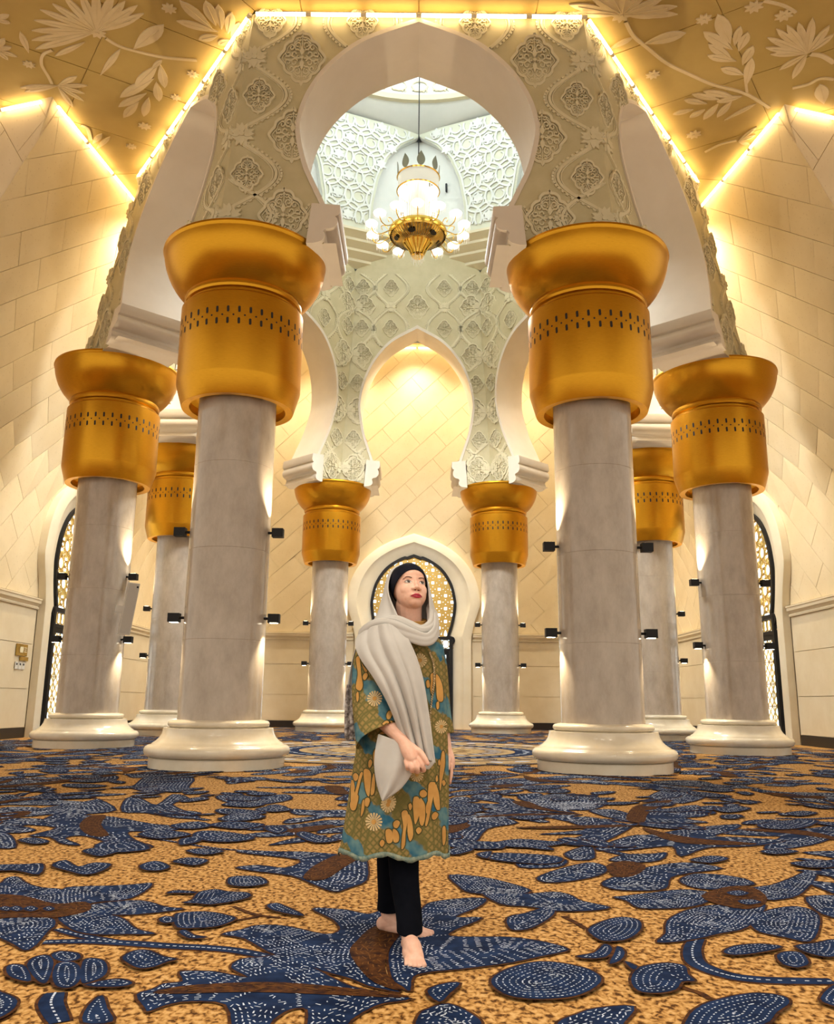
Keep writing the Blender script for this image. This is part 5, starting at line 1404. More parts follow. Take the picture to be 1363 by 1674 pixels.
for n_, (x, y, r, k) in enumerate(spots):
    me = SUB[k]
    sc = rng.uniform(0.95, 1.25) if r > 1 else rng.uniform(0.9, 1.2)
    link(me.name.split('.')[0], me, floor, Matrix.Translation((x, y, 0.0002 * (n_ % 7))) @ Matrix.Rotation(rng.uniform(-0.5, 0.5) + (pi if rng.random() < 0.5 else 0), 4, 'Z') @ Matrix.Diagonal((sc, sc, 1, 1)))

# round carpet medallion under the dome
mb = MB()
mc = (-0.1, 4.8)
def annulus(r0, r1, z, mi, n=96):
    vs = [(mc[0] + r * cos(2 * pi * k / n), mc[1] + r * sin(2 * pi * k / n), z) for r in (r0, r1) for k in range(n)]
    mb.add(vs, [(k, (k + 1) % n, n + (k + 1) % n, n + k) for k in range(n)], mi)
annulus(0, 4.25, 0.012, 4); annulus(4.12, 4.22, 0.013, 1); annulus(3.30, 3.42, 0.013, 1); annulus(2.25, 2.75, 0.013, 1); annulus(0.0, 0.9, 0.013, 1)
for r_, n_, L, w, mi in ((3.76, 44, 0.36, 0.22, 2), (3.05, 36, 0.40, 0.24, 1), (2.50, 60, 0.20, 0.09, 2), (1.85, 26, 0.55, 0.26, 1), (1.85, 26, 0.32, 0.12, 2), (1.2, 18, 0.3, 0.2, 0), (0.55, 12, 0.3, 0.16, 2)):
    for k in range(n_):
        a = 2 * pi * k / n_
        P = rot([(x - L / 2, y) for x, y in petal(L, w)], a + (pi / 2 if k % 2 and n_ > 40 else 0), mc[0] + r_ * cos(a), mc[1] + r_ * sin(a))
        mb.add([(*p, 0.014 + 0.001 * mi) for p in P], [tuple(range(len(P)))], mi)
        if mi == 1:
            contour_dashes(mb, P, 2, 0.017, 0.03, 0.045, 0.05, 0.03, 0.014, 0.3, rows=4)
M['medallion_tan'] = noise_col(node_mat('carpet_tan', rough=0.95, spec=0.1), (0.42, 0.27, 0.12), (0.62, 0.45, 0.24), 14, 2)
mb.build('printed_rosette', CM + ['medallion_tan'], floor, smooth=False, recalc=False)

# ------------------------------------------------------------------ spotlights on the column shafts
def spot(name, parent, loc, rot_, energy, size=1.2, blend=0.6, rad=0.03, col=(1.0, 0.80, 0.52)):
    l = bpy.data.lights.new(name, 'SPOT')
    l.energy = energy; l.spot_size = size; l.spot_blend = blend; l.shadow_soft_size = rad; l.color = col
    o = link(name, l, parent)
    o.location = loc; o.rotation_euler = rot_
    return o


def make_fixture(up_):
    """local +x points away from the shaft"""
    t = empty('column_spotlight')
    mb = MB(); mb.box(0.06, 0.24, -0.075, 0.075, -0.07, 0.07)
    bo = mb.build('housing', 'black', t, smooth=False)
    mb = MB(); mb.tube([(-0.02, 0, 0), (0.08, 0, 0)], 0.022, 8)
    mb.build('bracket', 'black', t)
    z = 0.0705 if up_ else -0.0705
    mb = MB(); mb.prism([(0.09, -0.05), (0.21, -0.05), (0.21, 0.05), (0.09, 0.05)], lambda x, y, h: (x, y, z + (h if up_ else -h)), 0, 0.004)
    mb.build('lens', 'lens', t, smooth=False)
    # beam grazing the shaft
    spot('beam', t, (0.16, 0, z * 1.25), (0, radians(180 - 6) if up_ else radians(6), 0), 300 if up_ else 110, 1.3, 0.9)
    return t


FIX = {'u': make_fixture(True), 'd': make_fixture(False)}
used = {'u': False, 'd': False}
CN = {'NL': 'foreground left column', 'NR': 'foreground right column', 'SL': 'column at the left edge', 'SR': 'column at the right edge', 'BL': 'rear left column', 'BR': 'rear right column', 'FL': 'distant left column', 'FR': 'distant right column'}
for nm in RING:
    for sd, sn in ((-1, 'left'), (1, 'right')):
        if (nm, sd) in (('BL', 1), ('BR', -1)): continue
        for ud, zz in (('u', 3.67), ('d', 2.28)):
            if nm == 'NR': zz -= 0.18
            o = FIX[ud] if not used[ud] else copy_tree(FIX[ud])
            used[ud] = True
            o.location = (COLS[nm][0] + sd * 0.645, COLS[nm][1] - 0.10, zz)
            o.rotation_euler = (0, 0, 0 if sd > 0 else pi)
            tag(o, '%s black box spotlight on the %s side of the %s' % ('upper' if ud == 'u' else 'lower', sn, CN[nm]), 'spotlight', 'box spotlights on the columns')

# ------------------------------------------------------------------ white column speaker
sp = empty('wall_speaker', (-6.22, 4.72, 2.36))
tag(sp, 'tall white loudspeaker mounted on the column at the left edge', 'speaker')
M['speaker'] = node_mat('speaker_white', (0.72, 0.70, 0.66), 0.5)
M['grille'] = noise_col(node_mat('speaker_grille', rough=0.7), (0.50, 0.48, 0.45), (0.62, 0.60, 0.57), 180, 2)
tm = Matrix.Rotation(radians(7), 4, 'Y') @ Matrix.Rotation(radians(24), 4, 'Z')
mb = MB(); mb.box(-0.12, 0.12, -0.06, 0.14, 0, 1.12, mat=tm); mb.build('cabinet', 'speaker', sp, smooth=False)
mb = MB(); mb.box(-0.105, 0.105, -0.075, -0.06, 0.02, 1.10, mat=tm); mb.build('grille', 'grille', sp, smooth=False)
mb = MB(); mb.box(-0.28, -0.10, 0.02, 0.10, 0.45, 0.60, mat=tm); mb.build('bracket', 'speaker', sp, smooth=False)
mb = MB(); mb.box(0.06, 0.10, -0.078, -0.074, 1.02, 1.06, mat=tm); mb.build('badge', 'black', sp, smooth=False)

# ------------------------------------------------------------------ gold notice plate and sockets on the left wall
sg = empty('notice_plate', (-WX + 0.06, 8.55, 2.05))
tag(sg, 'small gold notice plate with white switches on the left wall', 'sign')
M['plate'] = node_mat('plate_gold', (0.50, 0.33, 0.07), 0.35, 0.7)
M['plate_mark'] = node_mat('plate_mark', (0.85, 0.78, 0.55), 0.5)
wf_ = lambda y, z, h: (h, y, z)
mb = MB(); mb.prism([(-0.30, 0.02), (0.32, 0.02), (0.32, 0.32), (-0.30, 0.32)], wf_, 0, 0.02); mb.build('plate', 'plate', sg, smooth=False)
mb = MB(); mb.prism([(-0.05, -0.10), (0.40, -0.10), (0.40, 0.0), (-0.05, 0.0)], wf_, 0, 0.03); mb.build('plate_foot', 'plate', sg, smooth=False)
mb = MB(); mb.prism([(-0.10, 0.10), (0.06, 0.10), (0.08, 0.18), (0.06, 0.25), (-0.10, 0.25), (-0.12, 0.18)], wf_, 0.02, 0.026)
for k in range(3): mb.prism([(0.12, 0.12 + 0.05 * k), (0.27, 0.12 + 0.05 * k), (0.27, 0.14 + 0.05 * k), (0.12, 0.14 + 0.05 * k)], wf_, 0.02, 0.024)
mb.build('emblem', 'plate_mark', sg, smooth=False)
for k in range(3):
    mb = MB(); mb.prism([(-0.28 + 0.19 * k, -0.32), (-0.12 + 0.19 * k, -0.32), (-0.12 + 0.19 * k, -0.14), (-0.28 + 0.19 * k, -0.14)], wf_, 0, 0.02)
    sw = mb.build('switch', 'speaker', sg, smooth=False)
    mb = MB(); mb.prism([(-0.23 + 0.19 * k, -0.22), (-0.17 + 0.19 * k, -0.22), (-0.17 + 0.19 * k, -0.17), (-0.23 + 0.19 * k, -0.17)], wf_, 0.02, 0.025); mb.build('rocker', 'black', sw, smooth=False)

# ------------------------------------------------------------------ chandelier
ch = empty('chandelier', (0, 8.2, 13.2))
tag(ch, 'gold bowl chandelier with ring of glowing cups under the dome', 'chandelier')
M['crystal'] = node_mat('crystal', (0.95, 0.93, 0.88), 0.08, spec=0.8, emit=(1.0, 0.93, 0.80), estr=0.12)
M['cup'] = node_mat('lamp_cup', (1, 0.97, 0.9), 0.4, emit=(1.0, 0.92, 0.78), estr=1.1)
M['leafmetal'] = node_mat('leaf_metal', (0.24, 0.22, 0.16), 0.35, 0.8)
mb = MB(); mb.tube([(0, 0, 3.1), (0, 0, 16.3)], 0.016, 6); mb.build('cord', 'black', ch)
# pierced bowl
mb = MB()
prof = [(0.80, 0.72), (0.82, 0.76), (0.80, 0.80), (0.78, 0.77), (0.70, 0.68), (0.55, 0.59), (0.42, 0.54), (0.32, 0.52)]
mb.lathe(prof, 48)
mb.lathe([(0.82, 0.76), (0.84, 0.84), (0.82, 0.92), (0.78, 0.94), (0.74, 0.86)], 48)
bowl = mb.build('bowl', 'polished_gold', ch)
mb = MB()
for k in range(56):
    a = 2 * pi * k / 56
    pts = []
    for r, z in [(0.775, 0.755), (0.70, 0.678), (0.56, 0.59), (0.43, 0.54)]:
        pts.append((r * cos(a), r * sin(a), z - 0.012))
    mb.tube(pts, 0.006, 4)
mb.build('bowl_rib', 'leafmetal', bowl)
mb = MB()
for k in range(6):
    a = 2 * pi * k / 6 + 0.25
    c_ = Vector((0.61 * cos(a), 0.61 * sin(a), 0.615)); n_ = Vector((0.5 * cos(a), 0.5 * sin(a), -0.86)).normalized()
    e1 = Vector((-sin(a), cos(a), 0)); e2 = n_.cross(e1)
    ps = [c_ + n_ * 0.03 + e1 * 0.11 * cos(2 * pi * q / 14) + e2 * 0.07 * sin(2 * pi * q / 14) for q in range(14)]
    mb.add(ps, [tuple(range(14))])
mb.build('bowl_opening', 'slot', bowl, smooth=False, recalc=False)
mb = MB(); mb.lathe([(0.38, 0.55), (0.33, 0.46), (0.22, 0.30), (0.17, 0.18), (0.19, 0.13), (0.16, 0.09), (0.05, 0.07), (0, 0.07)], 24)
bell = mb.build('bell', 'polished_gold', ch)
mb = MB()
for k in range(10):
    a = 2 * pi * k / 10
    mb.tube([(0.39 * cos(a), 0.39 * sin(a), 0.54), (0.26 * cos(a), 0.26 * sin(a), 0.33), (0.18 * cos(a), 0.18 * sin(a), 0.16)], 0.018, 5)
mb.build('bell_rib', 'polished_gold', bell)
# arms with cups and crystal fringes
mb = MB()
mb.tube(catmull([(0.76, 0, 0.86), (0.95, 0, 0.74), (1.12, 0, 0.66), (1.28, 0, 0.72), (1.34, 0, 0.86)], 4), 0.016, 6)
mb.tube(catmull([(0.86, 0, 0.84), (0.96, 0, 0.95), (1.06, 0, 0.90), (1.02, 0, 0.80)], 4), 0.011, 5)
me_arm = mb.mesh('arm', 'polished_gold')
mb = MB(); mb.lathe([(0.02, 0.86), (0.10, 0.87), (0.15, 0.90), (0.18, 0.95), (0.175, 0.97), (0.12, 1.02), (0.0, 1.04)], 20, cx=1.34)
me_cup = mb.mesh('cup', 'cup')
mb = MB()
for q in range(18):
    a = 2 * pi * q / 18
    x, y = 1.34 + 0.17 * cos(a), 0.17 * sin(a)
    L = 0.12 + 0.08 * ((q * 7) % 5) / 5
    mb.tube([(x, y, 0.95), (x, y, 0.95 - L * 0.6), (x, y, 0.95 - L)], [0.005, 0.007, 0.003], 4)
me_fr = mb.mesh('fringe', 'crystal', False)
for k in range(14):
    R = Matrix.Rotation(2 * pi * k / 14 + 0.22, 4, 'Z')
    a_ = link('arm', me_arm, ch, R)
    link('cup', me_cup, a_); link('fringe', me_fr, a_)
# crystal cylinder above the bowl, crown ring and leaves
mb = MB()
for k in range(44):
    a = 2 * pi * k / 44
    mb.tube([(0.52 * cos(a), 0.52 * sin(a), 0.86), (0.55 * cos(a), 0.55 * sin(a), 2.2)], 0.010, 4)
mb.build('crystal_strands', 'crystal', ch, smooth=False)
mb = MB(); mb.lathe([(0.56, 2.15), (0.60, 2.17), (0.60, 2.60), (0.56, 2.62), (0.56, 2.15)], 40)
mb.build('crown_ring', 'crystal', ch, angle=30)
mb = MB()
for z in (2.16, 2.61): mb.lathe([(0.60, z - 0.025), (0.63, z), (0.60, z + 0.025)], 40)
mb.build('crown_band', 'polished_gold', ch)
mb = MB()
mb.prism([(x, y) for x, y in rot(petal(0.46, 0.24, 8), pi / 2)], lambda x, y, h: (x, 0.60 + 0.12 * y * y - h, 2.62 + y), 0, 0.02)
me_leaf = mb.mesh('leaf', 'leafmetal', False)
for k in range(8): link('leaf', me_leaf, ch, Matrix.Rotation(2 * pi * k / 8 + 0.12, 4, 'Z'))
mb = MB(); mb.lathe([(0.10, 1.1), (0.30, 1.3), (0.32, 2.3), (0.26, 2.62), (0.0, 2.7)], 24); mb.build('lamp_core', 'crystal', ch)
mb = MB()
for q in range(26):
    a = 2 * pi * q / 26; r = 0.30 * (1 - 0.5 * (q % 3) / 3)
    mb.tube([(r * 0.6 * cos(a), r * 0.6 * sin(a), 0.20), (r * 0.6 * cos(a), r * 0.6 * sin(a), -0.04 - 0.05 * (q % 3))], 0.005, 4)
mb.build('crystal_drop', 'crystal', ch, smooth=False)
pl_ = bpy.data.lights.new('chandelier_glow', 'POINT'); pl_.energy = 650; pl_.color = (1.0, 0.93, 0.82); pl_.shadow_soft_size = 0.6
o = link('glow', pl_, ch); o.location = (0, 0, 1.6)
pd_ = bpy.data.lights.new('chandelier_down', 'SPOT'); pd_.energy = 2300; pd_.color = (0.98, 1.0, 0.98); pd_.shadow_soft_size = 1.1; pd_.spot_size = radians(172); pd_.spot_blend = 0.5
o = link('down_glow', pd_, ch); o.location = (0, 0, -0.5)

# ------------------------------------------------------------------ the standing woman
from mathutils.bvhtree import BVHTree
PO = Vector((0.0, -9.75, 0.0))
person = empty('person', PO)
tag(person, 'woman in grey shawl and batik tunic standing barefoot looking up', 'person')

M['skin'] = noise_col(node_mat('skin', rough=0.48, spec=0.35), (0.76, 0.45, 0.34), (0.83, 0.53, 0.42), 30, 3)
M['skin'].node_tree.nodes['Principled BSDF'].inputs['Subsurface Weight'].default_value = 0.12
M['skin'].node_tree.nodes['Principled BSDF'].inputs['Subsurface Radius'].default_value = (0.012, 0.005, 0.003)
M['lip'] = node_mat('lipstick', (0.40, 0.012, 0.045), 0.35)
M['eyewhite'] = node_mat('eye_white', (0.80, 0.76, 0.73), 0.25)
M['iris'] = node_mat('iris', (0.03, 0.015, 0.008), 0.15)
M['brow'] = node_mat('eyebrow', (0.10, 0.045, 0.03), 0.8)
M['lash'] = node_mat('lash', (0.03, 0.015, 0.012), 0.8)
M['nostril'] = node_mat('nostril', (0.16, 0.045, 0.03), 0.8)
M['nail'] = node_mat('nail', (0.75, 0.42, 0.36), 0.3)
M['pants'] = noise_col(node_mat('black_trousers', rough=0.95, spec=0.08), (0.002, 0.003, 0.006), (0.004, 0.005, 0.009), 12)
M['cap'] = noise_col(node_mat('black_undercap', rough=0.85, spec=0.12), (0.005, 0.006, 0.013), (0.010, 0.011, 0.022), 20)
M['shawl'] = noise_col(node_mat('grey_shawl', rough=0.8, spec=0.2), (0.50, 0.49, 0.475), (0.56, 0.55, 0.535), 6, 3, bump=0.06, bscale=400)
M['lace'] = noise_col(node_mat('grey_lace', rough=0.85, spec=0.2), (0.14, 0.115, 0.115), (0.60, 0.56, 0.55), 48, 5, 0.40, 0.60, bump=0.4)
M['ochre'] = noise_col(node_mat('batik_ochre', rough=0.85, spec=0.15), (0.52, 0.27, 0.075), (0.62, 0.35, 0.11), 14)
M['ochre_edge'] = node_mat('batik_edge', (0.055, 0.060, 0.018), 0.85)
M['daisy'] = node_mat('batik_daisy', (0.66, 0.50, 0.26), 0.85)
M['teal_fringe'] = noise_col(node_mat('teal_fringe', rough=0.9, spec=0.1), (0.10, 0.18, 0.18), (0.30, 0.34, 0.26), 60, 4)
# batik cloth: olive ground, darker net of lines, diagonal teal clouds
tn = node_mat('batik_cloth', rough=0.85, spec=0.15)
nt = tn.node_tree; b = nt.nodes['Principled BSDF']
tc = nt.nodes.new('ShaderNodeTexCoord')
mp = nt.nodes.new('ShaderNodeMapping'); mp.inputs['Rotation'].default_value = (0, radians(-42), 0)
nt.links.new(tc.outputs['Object'], mp.inputs[0])
sx = nt.nodes.new('ShaderNodeSeparateXYZ'); nt.links.new(mp.outputs[0], sx.inputs[0])
nz = nt.nodes.new('ShaderNodeTexNoise'); nz.inputs['Scale'].default_value = 14; nz.inputs['Detail'].default_value = 2
nt.links.new(tc.outputs['Object'], nz.inputs['Vector'])
ad = nt.nodes.new('ShaderNodeMath'); ad.operation = 'MULTIPLY_ADD'; ad.inputs[1].default_value = 0.11
nt.links.new(nz.outputs['Fac'], ad.inputs[0]); nt.links.new(sx.outputs['Z'], ad.inputs[2])
sn = nt.nodes.new('ShaderNodeMath'); sn.operation = 'MULTIPLY'; sn.inputs[1].default_value = 36.0; nt.links.new(ad.outputs[0], sn.inputs[0])
s2 = nt.nodes.new('ShaderNodeMath'); s2.operation = 'SINE'; nt.links.new(sn.outputs[0], s2.inputs[0])
cr = nt.nodes.new('ShaderNodeValToRGB'); el = cr.color_ramp.elements
el[0].position = 0.70; el[0].color = (0, 0, 0, 1); el[1].position = 0.82; el[1].color = (1, 1, 1, 1)
mr = nt.nodes.new('ShaderNodeMapRange'); mr.inputs[1].default_value = -1; mr.inputs[2].default_value = 1
nt.links.new(s2.outputs[0], mr.inputs[0]); nt.links.new(mr.outputs[0], cr.inputs[0])
vo = nt.nodes.new('ShaderNodeTexVoronoi'); vo.feature = 'DISTANCE_TO_EDGE'; vo.inputs['Scale'].default_value = 46; vo.inputs['Randomness'].default_value = 0.15
nt.links.new(mp.outputs[0], vo.inputs['Vector'])
c2 = nt.nodes.new('ShaderNodeValToRGB'); e2 = c2.color_ramp.elements
e2[0].position = 0.04; e2[0].color = (0.15, 0.135, 0.045, 1); e2[1].position = 0.26; e2[1].color = (0.31, 0.22, 0.08, 1)
nt.links.new(vo.outputs['Distance'], c2.inputs[0])
n3 = nt.nodes.new('ShaderNodeTexNoise'); n3.inputs['Scale'].default_value = 20
nt.links.new(tc.outputs['Object'], n3.inputs['Vector'])
c3 = nt.nodes.new('ShaderNodeValToRGB'); e3 = c3.color_ramp.elements
e3[0].position = 0.35; e3[0].color = (0.028, 0.125, 0.21, 1); e3[1].position = 0.65; e3[1].color = (0.13, 0.25, 0.27, 1)
nt.links.new(n3.outputs['Fac'], c3.inputs[0])
mx = nt.nodes.new('ShaderNodeMix'); mx.data_type = 'RGBA'
nt.links.new(cr.outputs[0], mx.inputs['Factor']); nt.links.new(c2.outputs[0], mx.inputs['A']); nt.links.new(c3.outputs[0], mx.inputs['B'])
nt.links.new(mx.outputs['Result'], b.inputs['Base Color'])
M['batik'] = tn

# --- head frame: x her left (picture right), y up, z out of the face
HYAW, HPITCH, HROLL, HS = radians(21), radians(15), radians(-2), 1.06
HO = Vector((0.024, 0.012, 1.5225))
ez0 = Vector((sin(HYAW) * cos(HPITCH), -cos(HYAW) * cos(HPITCH), sin(HPITCH)))
ex0 = Vector((cos(HYAW), sin(HYAW), 0))
ey0 = ez0.cross(ex0) * -1
if ey0.z < 0: ey0 = -ey0
Rr = Matrix.Rotation(HROLL, 3, ez0)
ex0 = Rr @ ex0; ey0 = Rr @ ey0


def hp(x, y, z):
    """head-local centimetres -> person-local metres"""
    return HO + (ex0 * x + ey0 * y + ez0 * z) * (0.01 * HS)


def ellipsoid(mb, c, r, frame=None, n=28):
    fr = frame or (Vector((1, 0, 0)), Vector((0, 1, 0)), Vector((0, 0, 1)))
    vs = []
    for i in range(1, n):
        th = pi * i / n
        for j in range(n):
            ph = 2 * pi * j / n
            vs.append(c + fr[0] * r[0] * sin(th) * cos(ph) + fr[1] * r[1] * cos(th) + fr[2] * r[2] * sin(th) * sin(ph))
    o = len(vs)
    vs += [c + fr[1] * r[1], c - fr[1] * r[1]]
    fs = [(i * n + j, i * n + (j + 1) % n, (i + 1) * n + (j + 1) % n, (i + 1) * n + j) for i in range(n - 2) for j in range(n)]
    fs += [(o, (j + 1) % n, j) for j in range(n)] + [(o + 1, (n - 2) * n + j, (n - 2) * n + (j + 1) % n) for j in range(n)]
    mb.add(vs, fs)


HF = (ex0, ey0, ez0)
hc = lambda mb, x, y, z, rx, ry, rz: ellipsoid(mb, hp(x, y, z), (rx * 0.01 * HS, ry * 0.01 * HS, rz * 0.01 * HS), HF)


def caps(mb, pts, rs, n=14):
    """smooth tapered limb with rounded ends"""
    P = [Vector(p) for p in pts]
    path = catmull([tuple(p) + (r,) for p, r in zip(P, rs)], 5)
    pp = [Vector(q[:3]) for q in path]; rr = [q[3] for q in path]
    d0 = (pp[0] - pp[1]).normalized(); d1 = (pp[-1] - pp[-2]).normalized()
    A = [(pp[0] + d0 * rr[0] * s_, rr[0] * c_) for s_, c_ in ((0.95, 0.3), (0.8, 0.6), (0.45, 0.89))]
    B = [(pp[-1] + d1 * rr[-1] * s_, rr[-1] * c_) for s_, c_ in ((0.45, 0.89), (0.8, 0.6), (0.95, 0.3))]
    allp = [a for a, _ in A] + pp + [q for q, _ in B]
    allr = [r for _, r in A] + rr + [r for _, r in B]
    mb.tube(allp, allr, n)


body = MB()
# cranium, jaw, cheeks, forehead
hc(body, 0, 2.6, -1.2, 7.5, 9.0, 9.3)
hc(body, 0, -3.0, 2.2, 6.7, 7.6, 6.6)
hc(body, 0, -5.4, 3.2, 5.6, 5.0, 5.6)
hc(body, 0, -8.1, 5.1, 3.1, 2.4, 3.0)          # chin
hc(body, 0, 4.4, 4.0, 5.8, 4.4, 4.15)           # forehead
for s_ in (-1, 1):
    hc(body, s_ * 3.2, -2.6, 4.75, 3.0, 3.6, 3.0)  # cheek
    hc(body, s_ * 2.5, 2.2, 6.6, 2.3, 1.0, 1.15)  # brow ridge
    hc(body, s_ * 3.0, 0.35, 6.35, 1.9, 1.25, 1.35)  # eye bulge
    hc(body, s_ * 1.35, -3.35, 8.75, 0.95, 0.80, 1.05)  # nostril wing
    hc(body, s_ * 1.3, -5.2, 7.2, 1.8, 1.5, 1.25)
hc(body, 0, 0.3, 7.6, 0.85, 2.6, 0.95)           # nose bridge
hc(body, 0, -1.5, 8.5, 0.95, 2.0, 1.2)
hc(body, 0, -2.95, 9.35, 1.25, 1.0, 1.25)        # nose tip
hc(body, 0, -6.05, 8.2, 2.6, 0.75, 1.0)        # upper lip
hc(body, 0, -7.05, 8.0, 2.2, 0.70, 1.0)        # lower lip
# neck and torso
nb, nt_ = Vector((0.030, 0.030, 1.30)), hp(0, -7, -1.5)
caps(body, [nb, nb.lerp(nt_, 0.5) + Vector((0, 0.0, 0)), nt_], [0.064, 0.058, 0.062])
caps(body, [(0.02, 0.03, 1.20), (0.02, 0.03, 1.02), (0.01, 0.03, 0.86)], [0.115, 0.11, 0.13])
caps(body, [(-0.12, 0.0, 1.24), (0.02, 0.03, 1.27), (0.11, 0.06, 1.24)], [0.052, 0.070, 0.045])
# legs
caps(body, [(-0.01, 0.0, 0.86), (0.008, 0.0, 0.50), (0.018, -0.045, 0.30), (0.036, -0.120, 0.16), (0.044, -0.155, 0.085)], [0.090, 0.060, 0.050, 0.040, 0.034])
caps(body, [(-0.03, 0.05, 0.86), (-0.040, 0.09, 0.50), (-0.042, 0.135, 0.32), (-0.046, 0.165, 0.18), (-0.054, 0.172, 0.098)], [0.090, 0.058, 0.050, 0.042, 0.036])


def foot(mb, heel, toe, side, ankle):
    """heel and big-toe-side tip on the floor; side = +1 if the big toe lies to the left of the walking direction"""
    h = Vector((*heel, 0)); t = Vector((*toe, 0)); d = (t - h); L = d.length; d.normalize()
    w = Vector((-d.y, d.x, 0)) * side          # towards the big toe
    up_ = Vector((0, 0, 1))
    P = lambda a, b_, z: h + d * (a * L) + w * b_ + up_ * z
    caps(mb, [P(0.04, 0, 0.035), P(0.22, 0.002, 0.045), P(0.45, 0.006, 0.040), P(0.66, 0.008, 0.026)], [0.032, 0.034, 0.036, 0.026])
    caps(mb, [P(0.12, 0, 0.026), P(0.42, -0.010, 0.022), P(0.72, -0.016, 0.018)], [0.026, 0.028, 0.018])
    caps(mb, [P(0.42, 0.012, 0.035), P(0.62, 0.018, 0.026), P(0.76, 0.022, 0.019)], [0.030, 0.025, 0.018])
    caps(mb, [P(0.40, -0.004, 0.036), P(0.70, 0.0, 0.020)], [0.030, 0.020])
    caps(mb, [ankle, P(0.20, 0, 0.06), P(0.40, 0.004, 0.045)], [0.033, 0.034, 0.030])
    for k, (b_, ln, r) in enumerate(((0.030, 1.0, 0.0125), (0.010, 1.0, 0.0090), (-0.006, 0.965, 0.0085), (-0.021, 0.925, 0.0080), (-0.034, 0.87, 0.0080))):
        caps(mb, [P(0.70, b_ * 0.85, 0.020 if k else 0.021), P(ln * 0.90, b_, 0.015), P(ln - r / L, b_ * 1.03, r)], [r * 1.15, r * 0.92, r], 10)


foot(body, (0.038, -0.125), (0.072, -0.368), 1, (0.045, -0.16, 0.09))
foot(body, (-0.085, 0.185), (0.140, 0.090), 1, (-0.058, 0.175, 0.09))
# her right arm (picture left), hand closed on the shawl
caps(body, [(-0.145, -0.01, 1.245), (-0.150, -0.03, 1.12), (-0.140, -0.06, 1.00)], [0.052, 0.046, 0.042])
caps(body, [(-0.140, -0.06, 1.00), (-0.075, -0.12, 0.925), (-0.012, -0.18, 0.862), (0.012, -0.205, 0.836)], [0.043, 0.040, 0.029, 0.025])
caps(body, [(0.008, -0.205, 0.842), (0.030, -0.222, 0.806), (0.045, -0.232, 0.778)], [0.025, 0.031, 0.030])
caps(body, [(0.020, -0.205, 0.835), (0.062, -0.222, 0.800), (0.072, -0.230, 0.775)], [0.020, 0.022, 0.018])
FN = [((0.074, -0.240, 0.776), (0.090, -0.252, 0.748), (0.097, -0.236, 0.728), (0.086, -0.218, 0.726)),
      ((0.056, -0.247, 0.764), (0.068, -0.260, 0.738), (0.070, -0.240, 0.722), (0.060, -0.220, 0.728)),
      ((0.038, -0.246, 0.760), (0.046, -0.260, 0.738), (0.048, -0.240, 0.724), (0.042, -0.220, 0.730)),
      ((0.021, -0.239, 0.764), (0.026, -0.252, 0.745), (0.028, -0.234, 0.733), (0.026, -0.216, 0.738))]
for k, f_ in enumerate(FN):
    r = (0.0106, 0.0110, 0.0106, 0.0094)[k]
    caps(body, f_, [r * 1.12, r * 1.02, r * 0.95, r * 0.85], 10)
caps(body, [(0.058, -0.222, 0.812), (0.084, -0.240, 0.797), (0.100, -0.252, 0.776), (0.112, -0.256, 0.756)], [0.017, 0.0135, 0.0115, 0.0095], 10)
# her left arm hanging behind, open hand
caps(body, [(0.115, 0.070, 1.220), (0.150, 0.095, 1.10), (0.168, 0.095, 1.00)], [0.046, 0.040, 0.036])
caps(body, [(0.168, 0.095, 1.00), (0.186, 0.085, 0.88), (0.206, 0.06, 0.79)], [0.036, 0.031, 0.022])
caps(body, [(0.207, 0.058, 0.795), (0.216, 0.045, 0.755), (0.217, 0.042, 0.725)], [0.021, 0.024, 0.022])
for k in range(4):
    y_ = 0.020 + 0.016 * k; ln = (0.070, 0.078, 0.074, 0.060)[k]
    caps(body, [(0.219, y_, 0.732), (0.222, y_ - 0.004, 0.732 - ln * 0.5), (0.216, y_ - 0.006, 0.732 - ln)], [0.0095, 0.0088, 0.0075], 10)
caps(body, [(0.212, 0.018, 0.768), (0.208, 0.002, 0.742), (0.206, -0.004, 0.718)], [0.012, 0.0105, 0.009], 10)

bo = body.build('body', 'skin', person, recalc=False)
md = bo.modifiers.new('fuse', 'REMESH'); md.mode = 'VOXEL'; md.voxel_size = 0.0026; md.use_smooth_shade = True
ms = bo.modifiers.new('soften', 'SMOOTH'); ms.factor = 0.5; ms.iterations = 9
bpy.context.view_layer.update()
dg = bpy.context.evaluated_depsgraph_get()
me_b = bpy.data.meshes.new_from_object(bo.evaluated_get(dg))
bo.modifiers.clear()
bo.data = me_b
me_b.materials.clear(); me_b.materials.append(M['skin'])
me_b.polygons.foreach_set('use_smooth', [True] * len(me_b.polygons))
BV = BVHTree.FromPolygons([v.co for v in me_b.vertices], [p.vertices for p in me_b.polygons])


def on_face(x, y, lift=0.0006):
    """point of the face surface in front of head coordinates (x, y)"""
    o_ = hp(x, y, 16)
    hit = BV.ray_cast(o_, -ez0)
    if hit[0] is None: return hp(x, y, 8)
    return hit[0] + ez0 * lift


def face_patch(name, poly, mat, lift, bulge=0.0, parent=None):
    """patch laid on the face: polygon in head centimetres, filled as a fan of rings"""
    mb = MB(); n = len(poly)
    cx = sum(p[0] for p in poly) / n; cy = sum(p[1] for p in poly) / n
    K = 4; vs = []
    for k in range(K + 1):
        t = k / K
        for x, y in poly:
            q = on_face(cx + (x - cx) * t, cy + (y - cy) * t, lift + bulge * (1 - t * t))
            vs.append(q)
    fs = [(k * n + i, k * n + (i + 1) % n, (k + 1) * n + (i + 1) % n, (k + 1) * n + i) for k in range(K) for i in range(n)]
    mb.add(vs, fs)
    return mb.build(name, mat, parent or person, recalc=True)


